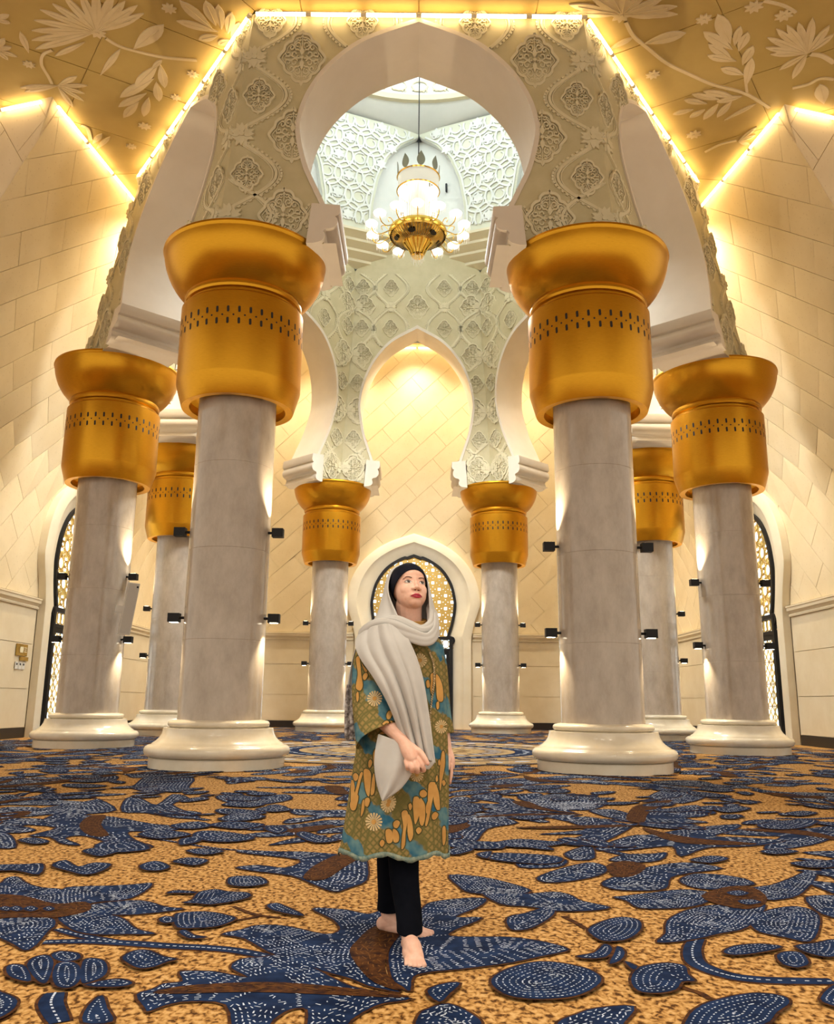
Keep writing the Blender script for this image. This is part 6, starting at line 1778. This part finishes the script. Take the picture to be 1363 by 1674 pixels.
def face_ribbon(name, pts, ws, mat, lift, parent=None):
    mb = MB(); n = len(pts); L, R = [], []
    for i, (x, y) in enumerate(pts):
        a, b_ = pts[max(i - 1, 0)], pts[min(i + 1, n - 1)]
        dx, dy = b_[0] - a[0], b_[1] - a[1]; l = hypot(dx, dy)
        L.append((x - dy / l * ws[i] / 2, y + dx / l * ws[i] / 2)); R.append((x + dy / l * ws[i] / 2, y - dx / l * ws[i] / 2))
    vs = [on_face(*p, lift) for p in L] + [on_face(*p, lift) for p in R]
    mb.add(vs, [(i, i + 1, n + i + 1, n + i) for i in range(n - 1)])
    return mb.build(name, mat, parent or person)


for s_ in (-1, 1):
    c_ = 3.15 * s_
    al = catmull([(c_ - s_ * 1.45, -0.12), (c_ - s_ * 0.8, 0.52), (c_ + s_ * 0.1, 0.72), (c_ + s_ * 0.9, 0.50), (c_ + s_ * 1.5, 0.10), (c_ + s_ * 0.8, -0.36), (c_ - s_ * 0.2, -0.50), (c_ - s_ * 0.95, -0.38)], 3, True)
    eye = face_patch('eye', al, 'eyewhite', 0.0008, 0.0006)
    ic = c_ + 0.16
    face_patch('iris', [(ic + 0.70 * cos(2 * pi * k / 16), 0.22 + 0.60 * sin(2 * pi * k / 16)) for k in range(16)], 'iris', 0.0016, 0.0004, eye)
    face_patch('glint', [(ic + 0.18 + 0.13 * cos(2 * pi * k / 8), 0.42 + 0.13 * sin(2 * pi * k / 8)) for k in range(8)], 'eyewhite', 0.0024, 0, eye)
    face_ribbon('eyelash', catmull([(c_ - s_ * 1.5, -0.14), (c_ - s_ * 0.8, 0.58), (c_ + s_ * 0.1, 0.80), (c_ + s_ * 0.95, 0.56), (c_ + s_ * 1.55, 0.14)], 4), [0.14] * 5 + [0.26] * 8 + [0.20] * 3 + [0.12], 'lash', 0.0020, eye)
    face_ribbon('eyelash', catmull([(c_ - s_ * 0.9, -0.42), (c_ - s_ * 0.1, -0.56), (c_ + s_ * 0.9, -0.40), (c_ + s_ * 1.5, 0.05)], 4), [0.07] * 13, 'brow', 0.0018, eye)
    face_ribbon('eyelid_crease', catmull([(c_ - s_ * 1.3, 0.35), (c_ - s_ * 0.5, 1.08), (c_ + s_ * 0.5, 1.16), (c_ + s_ * 1.5, 0.62)], 4), [0.05] * 4 + [0.09] * 6 + [0.05] * 3, 'nostril', 0.0010, eye)
    face_ribbon('eyebrow', catmull([(c_ - s_ * 1.6, 1.95), (c_ - s_ * 0.6, 2.30), (c_ + s_ * 0.4, 2.45), (c_ + s_ * 1.3, 2.15), (c_ + s_ * 1.9, 1.65)], 4), [0.42] * 4 + [0.50] * 5 + [0.40] * 4 + [0.28] * 2 + [0.15] * 2, 'brow', 0.0022)
    # nostril opening, seen from below
    nm_ = MB()
    cc = hp(s_ * 0.80, -3.95, 9.05)
    nm_.add([cc + (ex0 * 0.55 * cos(2 * pi * k / 12) + ez0 * 0.36 * sin(2 * pi * k / 12)) * 0.01 - ey0 * 0.0030 for k in range(12)], [tuple(range(12))])
    hit = [BV.find_nearest(Vector(v)) for v in nm_.v]
    nm_.v = [tuple(h_[0] + h_[1] * 0.0006) for h_ in hit]
    nm_.build('nostril', 'nostril', person, recalc=False)
lip = catmull([(-2.75, -6.70), (-1.6, -6.05), (-0.55, -5.52), (0, -5.68), (0.55, -5.52), (1.6, -6.05), (2.75, -6.70), (1.4, -6.60), (0, -6.62), (-1.4, -6.60)], 3, True)
face_patch('upper_lip', lip, 'lip', 0.0006, 0.0008)
lip = catmull([(-2.65, -6.72), (-1.4, -6.64), (0, -6.66), (1.4, -6.64), (2.65, -6.72), (1.7, -7.25), (0.7, -7.55), (-0.7, -7.55), (-1.7, -7.25)], 3, True)
face_patch('lower_lip', lip, 'lip', 0.0006, 0.0012)
face_ribbon('lip_line', catmull([(-2.85, -6.74), (-1.4, -6.62), (0, -6.65), (1.4, -6.62), (2.85, -6.74)], 3), [0.10] * 13, 'nostril', 0.0018)

# nails
for k, (a, n_) in enumerate((((0.1125, -0.2640, 0.757), (0.2, -0.95, 0.1)),)):
    mb = MB(); ellipsoid(mb, Vector(a), (0.0045, 0.0020, 0.0065), None, 10); mb.build('nail', 'nail', person)


# --- cloth helpers
def loft(rows, closed=False, mi=0):
    mb = MB(); n = len(rows[0])
    vs = [p for r in rows for p in r]
    m_ = n if closed else n - 1
    mb.add(vs, [(i * n + j, i * n + (j + 1) % n, (i + 1) * n + (j + 1) % n, (i + 1) * n + j) for i in range(len(rows) - 1) for j in range(m_)], mi)
    return mb


def cloth(mb, name, mat, thick=0.003, sub=1, parent=person, offset=1):
    o = mb.build(name, mat, parent, angle=80)
    if thick:
        sd = o.modifiers.new('thickness', 'SOLIDIFY'); sd.thickness = thick; sd.offset = offset
    if sub:
        sb = o.modifiers.new('smooth', 'SUBSURF'); sb.levels = sub; sb.render_levels = sub
    return o


# --- trousers
def leg_cloth(path, rs, hem_cut):
    pp = catmull([tuple(p) + (r,) for p, r in zip(path, rs)], 6)
    rows = []
    for i, q in enumerate(pp):
        c_ = Vector(q[:3]); r = q[3]; t = i / (len(pp) - 1)
        row = []
        for k in range(28):
            a = 2 * pi * k / 28
            rr = r * (1 + 0.03 * sin(3 * a + 9 * t) + 0.02 * sin(5 * a - 14 * t))
            z = c_.z + (hem_cut * (-sin(a)) * t ** 6)
            row.append(Vector((c_.x + rr * cos(a), c_.y + rr * 1.05 * sin(a), z)))
        rows.append(row)
    return loft(rows, True)


cloth(leg_cloth([(0.0, 0.01, 0.70), (0.008, 0.0, 0.50), (0.018, -0.045, 0.30), (0.036, -0.120, 0.16), (0.044, -0.150, 0.085)], [0.088, 0.074, 0.062, 0.053, 0.051], -0.012), 'trouser_leg', 'pants', 0.003)
cloth(leg_cloth([(-0.03, 0.06, 0.70), (-0.040, 0.09, 0.50), (-0.042, 0.135, 0.32), (-0.046, 0.165, 0.18), (-0.050, 0.172, 0.098)], [0.088, 0.070, 0.062, 0.056, 0.053], -0.01), 'trouser_leg', 'pants', 0.003)

# --- tunic
TW = [(1.365, 0.040, 0.030, 0.060, 0.058), (1.340, 0.038, 0.030, 0.066, 0.062), (1.315, 0.028, 0.030, 0.105, 0.080), (1.290, 0.012, 0.030, 0.158, 0.098), (1.255, 0.002, 0.030, 0.184, 0.112), (1.20, 0.002, 0.030, 0.190, 0.124), (1.10, 0.008, 0.028, 0.188, 0.132),
      (0.98, 0.010, 0.026, 0.191, 0.138), (0.86, 0.004, 0.024, 0.200, 0.146), (0.72, -0.004, 0.022, 0.212, 0.154), (0.58, -0.014, 0.020, 0.222, 0.162), (0.46, -0.024, 0.018, 0.230, 0.168), (0.375, -0.030, 0.016, 0.237, 0.172)]
tw = catmull(TW, 4)
rows = []
for (z, cx, cy, rx, ry) in tw:
    row = []
    f_ = max(0, (1.05 - z)) / 0.7
    for k in range(72):
        a = 2 * pi * k / 72
        fold = 1 + f_ * (0.028 * sin(7 * a + 1.2 + 2 * z) + 0.018 * sin(11 * a - 3 * z) + 0.010 * sin(17 * a))
        # squarer than an ellipse so that the front lies flat
        ca, sa = cos(a), sin(a)
        p = 2.4
        rr = (abs(ca) ** p + abs(sa) ** p) ** (-1 / p)
        zz = z + (0.012 * f_ * sin(7 * a + 1) if z < 0.5 else 0)
        row.append(Vector((cx + rx * rr * ca * fold, cy + ry * rr * sa * fold, zz)))
    rows.append(row)
tun = cloth(loft(rows, True), 'tunic', 'batik', 0.003, 1, offset=-1)
hemr = rows[-1]
fr = [[p + Vector((0, 0, 0.006)) + (p - Vector((-0.03, 0.016, p.z))) * 0.012 for p in hemr], [p + (p - Vector((-0.03, 0.016, p.z))) * (0.015 + 0.02 * ((i * 7) % 3) / 3) - Vector((0, 0, 0.014 + 0.004 * sin(i * 2.1))) for i, p in enumerate(hemr)]]
cloth(loft(fr, True), 'hem_fringe', 'teal_fringe', 0.002, 0, tun)
# sleeves
def sleeve(path, rs, name, cut=(0, 0, 0)):
    pp = catmull([tuple(p) + (r,) for p, r in zip(path, rs)], 6)
    rows = []
    n = len(pp)
    for i, q in enumerate(pp):
        c_ = Vector(q[:3]); r = q[3]; t = i / (n - 1)
        tg = (Vector(pp[min(i + 1, n - 1)][:3]) - Vector(pp[max(i - 1, 0)][:3])).normalized()
        e1 = Vector((1, 0, 0)); e1 = (e1 - tg * e1.dot(tg)).normalized(); e2 = tg.cross(e1)
        row = []
        for k in range(32):
            a = 2 * pi * k / 32
            rr = r * (1 + 0.035 * t * sin(4 * a + 6 * t) + 0.02 * sin(3 * a + 8 * t))
            p = c_ + e1 * rr * cos(a) + e2 * rr * 0.86 * sin(a)
            row.append(p + Vector(cut) * (t ** 5) * cos(a))
        rows.append(row)
    return cloth(loft(rows, True), name, 'batik', 0.003, 1, offset=-1)


s1 = sleeve([(-0.115, 0.005, 1.272), (-0.150, -0.015, 1.20), (-0.148, -0.045, 1.08), (-0.128, -0.085, 0.96), (-0.104, -0.125, 0.862)], [0.066, 0.074, 0.080, 0.090, 0.100], 'sleeve', (0, 0, 0.028))
sleeve([(0.100, 0.055, 1.268), (0.138, 0.075, 1.20), (0.158, 0.092, 1.06), (0.168, 0.092, 0.95), (0.176, 0.088, 0.865)], [0.060, 0.060, 0.058, 0.058, 0.062], 'sleeve')
# stand collar
cl = []
for z, r in ((1.335, 0.074), (1.352, 0.070), (1.372, 0.068), (1.380, 0.072)):
    cl.append([Vector((0.040 + r * cos(2 * pi * k / 32) * 1.0, 0.022 + r * sin(2 * pi * k / 32), z + 0.014 * sin(2 * pi * k / 32))) for k in range(32)])
cloth(loft(cl, True), 'collar', 'ochre', 0.004, 1, tun)

# batik print: pills and daisies laid on the cloth
bpy.context.view_layer.update()
dg = bpy.context.evaluated_depsgraph_get()
def ev_tree(objs):
    V, Fc = [], []
    for o in objs:
        m_ = o.evaluated_get(dg).to_mesh()
        off = len(V)
        V += [v.co.copy() for v in m_.vertices]; Fc += [tuple(i + off for i in p.vertices) for p in m_.polygons]
    return BVHTree.FromPolygons(V, Fc)
TB = ev_tree([c for c in person.children if c.name.startswith(('tunic', 'sleeve'))])


def on_cloth(x, z, lift):
    # cast along the camera-side sight line of the print
    hit = TB.ray_cast(Vector((x, -0.6, z)), Vector((0, 1, 0)))
    if hit[0] is None: return None
    return hit[0] + Vector((0, -lift, 0))


def print_patch(mb, poly, mi, lift, K=3):
    n = len(poly); cx = sum(p[0] for p in poly) / n; cz = sum(p[1] for p in poly) / n
    vs = []
    for k in range(K + 1):
        for x, z in poly:
            q = on_cloth(cx + (x - cx) * k / K, cz + (z - cz) * k / K, lift)
            if q is None: return
            vs.append(q)
    if max(v.y for v in vs) - min(v.y for v in vs) > 0.09: return
    mb.add(vs, [(k * n + i, k * n + (i + 1) % n, (k + 1) * n + (i + 1) % n, (k + 1) * n + i) for k in range(K) for i in range(n)], mi)
PILLS = [[(-0.212,1.198),(-0.198,1.206),(-0.192,1.186),(-0.184,1.124),(-0.175,1.077),(-0.184,1.054),(-0.2,1.058),(-0.207,1.073),(-0.2,1.124),(-0.207,1.163)],[(-0.176,1.12),(-0.162,1.132),(-0.154,1.12),(-0.164,1.101),(-0.174,1.103)],[(-0.204,1.038),(-0.194,1.048),(-0.191,1.015),(-0.199,1.006)],[(-0.185,1.175),(-0.173,1.159),(-0.157,1.14),(-0.168,1.136)],[(-0.066,0.952),(-0.055,0.969),(-0.041,0.959),(-0.05,0.936),(-0.062,0.934)],[(-0.083,0.913),(-0.066,0.927),(-0.05,0.917),(-0.043,0.887),(-0.049,0.876),(-0.065,0.883),(-0.079,0.894)],[(-0.05,0.925),(-0.03,0.919),(-0.01,0.893),(-0.041,0.883)],[(-0.1,0.868),(-0.084,0.879),(-0.069,0.87)],[(0.125,1.127),(0.141,1.133),(0.147,1.104),(0.139,1.05),(0.132,1.034),(0.124,1.065),(0.127,1.096)],[(0.149,1.127),(0.165,1.116),(0.181,1.073),(0.183,1.019),(0.169,1.009),(0.155,1.023),(0.151,1.073)],[(0.106,1.096),(0.117,1.102),(0.122,1.076),(0.11,1.07)],[(0.152,1.003),(0.163,1.009),(0.163,0.981),(0.154,0.977)],[(-0.213,0.691),(-0.2,0.7),(-0.187,0.69),(-0.191,0.674),(-0.203,0.67),(-0.212,0.679)],[(-0.223,0.663),(-0.21,0.665),(-0.202,0.639),(-0.209,0.618),(-0.22,0.614)],[(-0.18,0.699),(-0.167,0.702),(-0.176,0.67),(-0.189,0.611),(-0.19,0.569),(-0.2,0.548),(-0.217,0.552),(-0.221,0.576),(-0.202,0.614)],[(-0.164,0.713),(-0.146,0.72),(-0.131,0.703),(-0.131,0.657),(-0.136,0.611),(-0.147,0.618),(-0.157,0.65)],[(-0.129,0.615),(-0.114,0.626),(-0.112,0.671),(-0.118,0.706),(-0.125,0.678),(-0.128,0.65)],[(-0.154,0.597),(-0.139,0.604),(-0.132,0.591),(-0.142,0.57),(-0.153,0.571)],[(-0.143,0.752),(-0.134,0.761),(-0.126,0.748),(-0.135,0.727),(-0.143,0.731)],[(-0.123,0.788),(-0.111,0.809),(-0.1,0.809),(-0.106,0.777),(-0.117,0.734),(-0.122,0.759)],[(0.081,0.627),(0.096,0.64),(0.111,0.628),(0.109,0.614),(0.094,0.608),(0.083,0.615)],[(0.118,0.659),(0.138,0.67),(0.149,0.66),(0.135,0.61),(0.12,0.569),(0.111,0.542),(0.107,0.568),(0.12,0.61)],[(0.144,0.645),(0.153,0.66),(0.16,0.621),(0.168,0.569),(0.157,0.553),(0.144,0.583),(0.14,0.617)],[(0.054,0.603),(0.065,0.612),(0.078,0.603),(0.075,0.572),(0.069,0.542),(0.06,0.558)],[(0.082,0.603),(0.094,0.596),(0.104,0.575),(0.102,0.542),(0.077,0.542)],[(0.033,0.575),(0.042,0.583),(0.049,0.573),(0.042,0.563)],[(0.176,0.787),(0.187,0.796),(0.191,0.762),(0.182,0.702),(0.171,0.632),(0.167,0.66),(0.174,0.723)],[(0.149,0.684),(0.156,0.698),(0.16,0.677),(0.153,0.67)],[(0.178,0.667),(0.187,0.674),(0.195,0.66),(0.186,0.649)],[(0.16,0.755),(0.167,0.762),(0.171,0.744),(0.163,0.737)],[(-0.211,0.69),(-0.201,0.7),(-0.187,0.686),(-0.196,0.669),(-0.209,0.672)],[(-0.087,0.425),(-0.076,0.44),(-0.065,0.428),(-0.076,0.411)],[(-0.063,0.472),(-0.048,0.482),(-0.034,0.469),(-0.033,0.432),(-0.055,0.428)],[(-0.032,0.479),(-0.016,0.476),(-0.005,0.456),(-0.008,0.432),(-0.028,0.432)],[(0.004,0.547),(0.026,0.556),(0.033,0.527),(0.023,0.473),(0.02,0.419),(0.006,0.402),(0.007,0.446),(0.012,0.493)],[(0.033,0.541),(0.048,0.514),(0.055,0.46),(0.041,0.433),(0.03,0.473)],[(-0.03,0.506),(-0.015,0.517),(-0.002,0.507),(-0.013,0.486),(-0.027,0.489)],[(0.033,0.578),(0.043,0.585),(0.048,0.568),(0.039,0.556)],[(0.054,0.603),(0.075,0.61),(0.09,0.569),(0.076,0.528),(0.062,0.5),(0.054,0.555)],[(0.083,0.596),(0.101,0.582),(0.105,0.528),(0.094,0.494),(0.08,0.514)],[(0.118,0.658),(0.14,0.669),(0.147,0.645),(0.133,0.583),(0.123,0.528),(0.112,0.494),(0.105,0.501),(0.115,0.562)],[(0.147,0.658),(0.162,0.631),(0.169,0.576),(0.166,0.552),(0.148,0.569),(0.14,0.61)],[(0.133,0.535),(0.148,0.547),(0.162,0.535),(0.151,0.518),(0.137,0.518)],[(0.066,0.477),(0.078,0.489),(0.091,0.477),(0.077,0.461)],[(0.082,0.63),(0.097,0.639),(0.11,0.627),(0.098,0.61)],[(0.176,0.784),(0.186,0.795),(0.192,0.749),(0.183,0.693),(0.169,0.652),(0.167,0.707)],[(0.18,0.474),(0.194,0.478),(0.195,0.421),(0.183,0.407)],[(-0.221,0.641),(-0.21,0.655),(-0.202,0.621),(-0.184,0.607),(-0.193,0.559),(-0.207,0.547),(-0.217,0.559)],[(-0.171,0.525),(-0.167,0.58),(-0.158,0.594),(-0.157,0.553)],[(-0.154,0.58),(-0.144,0.594),(-0.134,0.584),(-0.143,0.566)],[(-0.216,0.669),(-0.207,0.659),(-0.21,0.634),(-0.219,0.641)]]
DAISIES = [((-0.12,1.02),0.032),((0.077,1.189),0.03),((0.175,0.901),0.028),((0.068,0.701),0.028),((-0.05,0.591),0.03),((-0.113,0.509),0.035),((-0.054,0.578),0.03)]
mb = MB()
for pl_p in PILLS:
    poly = catmull(pl_p, 3, True)
    if area(poly) < 0: poly = poly[::-1]
    jl = 0.00012 * (PILLS.index(pl_p) % 9)
    print_patch(mb, offset_poly(poly, 0.0040), 0, 0.0014 + jl * 0.5)
    print_patch(mb, poly, 1, 0.0024 + jl)
for (cx, cz), r in DAISIES:
    for k in range(16):
        a = 2 * pi * k / 16
        print_patch(mb, rot([(r * 0.30, -r * 0.05), (r, -r * 0.13), (r * 1.06, 0), (r, r * 0.13), (r * 0.30, r * 0.05)], a, cx, cz), 2, 0.0022, 2)
    print_patch(mb, [(cx + r * 0.32 * cos(k), cz + r * 0.32 * sin(k)) for k in range(6)], 1, 0.0028, 2)
mb.build('batik_print', ['ochre_edge', 'ochre', 'daisy'], tun, smooth=True, recalc=False)['kind'] = 'stuff'

# --- undercap
def cap_mb():
    mb = MB(); N = 36
    rows = []
    for i in range(N + 1):
        t = i / N
        row = []
        for j in range(48):
            a = 2 * pi * j / 48
            # polar about an axis tilted back from the face edge
            ax = Vector((0, 0.82, -0.57)).normalized()     # (x, y, z) head frame: up and back
            e1 = Vector((1, 0, 0)); e2 = ax.cross(e1)
            th = t * radians(104 + 10 * abs(cos(a)) ** 2)
            d_ = ax * cos(th) + (e1 * cos(a) + e2 * sin(a)) * sin(th)
            p = Vector((0, 2.6, -0.9)) + Vector((d_.x * 7.95, d_.y * 9.35, d_.z * 9.55))
            row.append(hp(*p))
        rows.append(row)
    return loft(rows, True)
cloth(cap_mb(), 'undercap', 'cap', 0.002, 0)

# --- hood of the shawl round the head
LV = [  # z, [left inner, left outer, back left, back, back right, right outer, right inner]
    (1.640, [(-0.018, 0.062), (-0.026, 0.070), (-0.014, 0.092), (0.015, 0.106), (0.044, 0.098), (0.056, 0.080), (0.054, 0.070)]),
    (1.622, [(-0.042, 0.034), (-0.054, 0.048), (-0.030, 0.090), (0.015, 0.118), (0.060, 0.100), (0.076, 0.060), (0.074, 0.040)]),
    (1.590, [(-0.060, 0.012), (-0.074, 0.030), (-0.054, 0.095), (0.012, 0.136), (0.078, 0.105), (0.100, 0.050), (0.098, 0.030)]),
    (1.540, [(-0.070, -0.004), (-0.085, 0.020), (-0.072, 0.098), (0.010, 0.145), (0.090, 0.108), (0.114, 0.046), (0.110, 0.020)]),
    (1.495, [(-0.066, -0.030), (-0.092, 0.010), (-0.084, 0.098), (0.008, 0.148), (0.100, 0.110), (0.124, 0.040), (0.112, 0.000)]),
    (1.450, [(-0.050, -0.052), (-0.100, -0.004), (-0.098, 0.092), (0.006, 0.146), (0.110, 0.108), (0.134, 0.030), (0.112, -0.022)]),
    (1.400, [(-0.028, -0.080), (-0.108, -0.024), (-0.118, 0.085), (0.004, 0.142), (0.124, 0.104), (0.146, 0.020), (0.112, -0.050)]),
    (1.350, [(-0.010, -0.110), (-0.122, -0.050), (-0.146, 0.075), (0.002, 0.138), (0.140, 0.100), (0.152, 0.005), (0.108, -0.080)]),
    (1.305, [(-0.010, -0.125), (-0.150, -0.060), (-0.185, 0.060), (0.000, 0.135), (0.150, 0.098), (0.156, -0.010), (0.108, -0.105)])]
rows = []
for z, P in LV:
    c_ = catmull(P, 7)
    rows.append([Vector((x, y, z)) for x, y in c_])
rr_ = []
for j in range(len(rows[0])):
    col = catmull([tuple(r[j]) for r in rows], 3)
    rr_.append(col)
rows = [[Vector(rr_[j][i]) for j in range(len(rr_))] for i in range(len(rr_[0]))]
for i, r in enumerate(rows):
    t = i / (len(rows) - 1)
    for j, p in enumerate(r):
        k = 0.006 * t * sin(j * 0.9 + 2 * t) + 0.004 * t * sin(j * 1.7)
        d_ = Vector((p.x - 0.01, p.y - 0.03, 0)).normalized()
        r[j] = p + d_ * k
cloth(loft(rows), 'hood', 'shawl', 0.004, 1)

# --- cowl fold under the chin
def fold_tube(pts, ra, rb, name, twist=0.0, seed=0, parent=person, up_dir=Vector((0, 0, 1))):
    pp = catmull(pts, 8); n = len(pp)
    rows = []
    for i, q in enumerate(pp):
        c_ = Vector(q[:3]); t = i / (n - 1)
        tg = (Vector(pp[min(i + 1, n - 1)][:3]) - Vector(pp[max(i - 1, 0)][:3])).normalized()
        e1 = (up_dir - tg * up_dir.dot(tg)).normalized(); e2 = tg.cross(e1)
        row = []
        wa = ra[0] + (ra[1] - ra[0]) * t; wb = rb[0] + (rb[1] - rb[0]) * t
        for k in range(40):
            a = 2 * pi * k / 40
            m_ = 1 + 0.14 * sin(3 * a + twist * t + seed) + 0.12 * (abs(sin(3.5 * a + 1.6 * twist * t + seed)) - 0.6)
            row.append(c_ + e1 * wa * m_ * cos(a) + e2 * wb * m_ * sin(a))
        rows.append(row)
    mb = loft(rows, True)
    n40 = len(rows)
    mb.add(rows[0], [tuple(range(39, -1, -1))]); mb.add(rows[-1], [tuple(range(40))])
    return cloth(mb, name, 'shawl', 0, 1, parent)


fold_tube([(0.136, 0.06, 1.42), (0.143, 0.0, 1.372), (0.138, -0.075, 1.308), (0.100, -0.128, 1.276), (0.030, -0.138, 1.298), (-0.045, -0.122, 1.332), (-0.120, -0.075, 1.340), (-0.182, -0.01, 1.305), (-0.190, 0.05, 1.27)], (0.026, 0.036), (0.019, 0.022), 'cowl_fold', 5.0, 0.4)
fold_tube([(0.120, 0.05, 1.445), (0.126, -0.01, 1.40), (0.120, -0.070, 1.345), (0.080, -0.108, 1.322), (0.020, -0.108, 1.345), (-0.045, -0.085, 1.368), (-0.110, -0.03, 1.352), (-0.150, 0.03, 1.31)], (0.020, 0.026), (0.016, 0.02), 'cowl_fold', -4.0, 2.0)

# --- hanging front panel of the shawl
PL = [(-0.205, 0.015, 1.318), (-0.218, -0.045, 1.262), (-0.192, -0.115, 1.198), (-0.122, -0.178, 1.103), (-0.060, -0.196, 0.999), (-0.016, -0.182, 0.898), (0.020, -0.182, 0.815)]
PR = [(-0.010, -0.120, 1.345), (0.030, -0.158, 1.270), (0.062, -0.166, 1.200), (0.092, -0.166, 1.105), (0.115, -0.170, 0.975), (0.134, -0.175, 0.848), (0.147, -0.180, 0.752)]
L_, R_ = catmull(PL, 6), catmull(PR, 6)
rows = []
for i, (a, b_) in enumerate(zip(L_, R_)):
    t = i / (len(L_) - 1)
    a, b_ = Vector(a), Vector(b_)
    row = []
    for k in range(41):
        s_ = k / 40
        p = a.lerp(b_, s_)
        bow = sin(pi * s_) * (0.050 * (1 - t) + 0.018)
        w_ = s_ * 26 + 1.5 * t
        fold = (0.026 * (abs(sin(w_ / 2)) - 0.5) * (0.5 + 0.8 * t) + 0.007 * sin(s_ * 11 - 2 * t + 1))
        row.append(p + Vector((0, -bow - fold * (0.3 + 0.7 * sin(pi * s_)), 0.012 * sin(pi * s_) * (1 - t))))
    rows.append(row)
cloth(loft(rows), 'shawl_panel', 'shawl', 0.003, 1)
# lower right corner that falls behind the hand
c1_, c2_ = [], []
TA = [(-0.100, -0.172, 0.872), (-0.112, -0.186, 0.800), (-0.113, -0.196, 0.735), (-0.100, -0.198, 0.665), (-0.077, -0.198, 0.603)]
TBp = [(0.055, -0.195, 0.820), (0.062, -0.205, 0.770), (0.048, -0.210, 0.715), (0.000, -0.205, 0.650), (-0.073, -0.199, 0.601)]
L_, R_ = catmull(TA, 6), catmull(TBp, 6)
rows = []
for i, (a, b_) in enumerate(zip(L_, R_)):
    t = i / (len(L_) - 1); a, b_ = Vector(a), Vector(b_); row = []
    for k in range(25):
        s_ = k / 24
        p = a.lerp(b_, s_)
        row.append(p + Vector((0, -0.018 * sin(pi * s_) - 0.007 * sin(s_ * 12 + 2 * t) * sin(pi * s_), 0)))
    rows.append(row)
cloth(loft(rows), 'shawl_tail', 'shawl', 0.003, 1)
TA = [(0.050, -0.185, 0.800), (0.060, -0.195, 0.765), (0.075, -0.196, 0.735)]
TBp = [(0.132, -0.172, 0.790), (0.144, -0.180, 0.760), (0.118, -0.188, 0.728)]
L_, R_ = catmull(TA, 6), catmull(TBp, 6)
rows = [[Vector(a).lerp(Vector(b_), k / 12) + Vector((0, -0.012 * sin(pi * k / 12), 0)) for k in range(13)] for a, b_ in zip(L_, R_)]
cloth(loft(rows), 'shawl_corner', 'shawl', 0.003, 1)
# shawl over the shoulder and its lace end hanging behind
SA = [(-0.150, -0.03, 1.345), (-0.200, 0.02, 1.305), (-0.232, 0.05, 1.22), (-0.250, 0.06, 1.14), (-0.258, 0.062, 1.08)]
SB_ = [(-0.100, 0.07, 1.350), (-0.150, 0.10, 1.300), (-0.175, 0.10, 1.22), (-0.180, 0.09, 1.14), (-0.180, 0.085, 1.08)]
L_, R_ = catmull(SA, 6), catmull(SB_, 6)
rows = [[Vector(a).lerp(Vector(b_), k / 14) + Vector((0, -0.006 * sin(k * 1.3), 0)) for k in range(15)] for a, b_ in zip(L_, R_)]
cloth(loft(rows), 'shawl_back', 'shawl', 0.003, 1)
SA = [(-0.258, 0.060, 1.082), (-0.264, 0.060, 1.00), (-0.264, 0.060, 0.92), (-0.262, 0.060, 0.838)]
SB_ = [(-0.180, 0.083, 1.082), (-0.182, 0.075, 1.00), (-0.186, 0.07, 0.92), (-0.190, 0.07, 0.838)]
L_, R_ = catmull(SA, 6), catmull(SB_, 6)
rows = []
for i, (a, b_) in enumerate(zip(L_, R_)):
    t = i / (len(L_) - 1)
    rows.append([Vector(a).lerp(Vector(b_), k / 20) + Vector((0, -0.005 * sin(k * 0.9), (0.006 * sin(k * 2.2) if t > 0.99 else 0))) for k in range(21)])
cloth(loft(rows), 'lace_border', 'lace', 0.003, 0)

# --- bag chain across the front
mb = MB()
chain = catmull([(0.120, 1.225), (0.138, 1.173), (0.141, 1.106), (0.132, 1.027), (0.124, 0.949), (0.127, 0.884)], 8)
acc = []
for (x, z) in chain:
    q = on_cloth(x, z, 0.006)
    if q is not None: acc.append(q)
dense = catmull([tuple(p) for p in acc], 2)
for k, p in enumerate(dense):
    ellipsoid(mb, Vector(p) + Vector((0.002 * (-1) ** k, -0.002, 0)), (0.0042, 0.003, 0.0036), None, 6)
M['chain'] = node_mat('bag_chain', (0.55, 0.45, 0.28), 0.25, 0.9)
mb.build('bag_chain', 'chain', person)
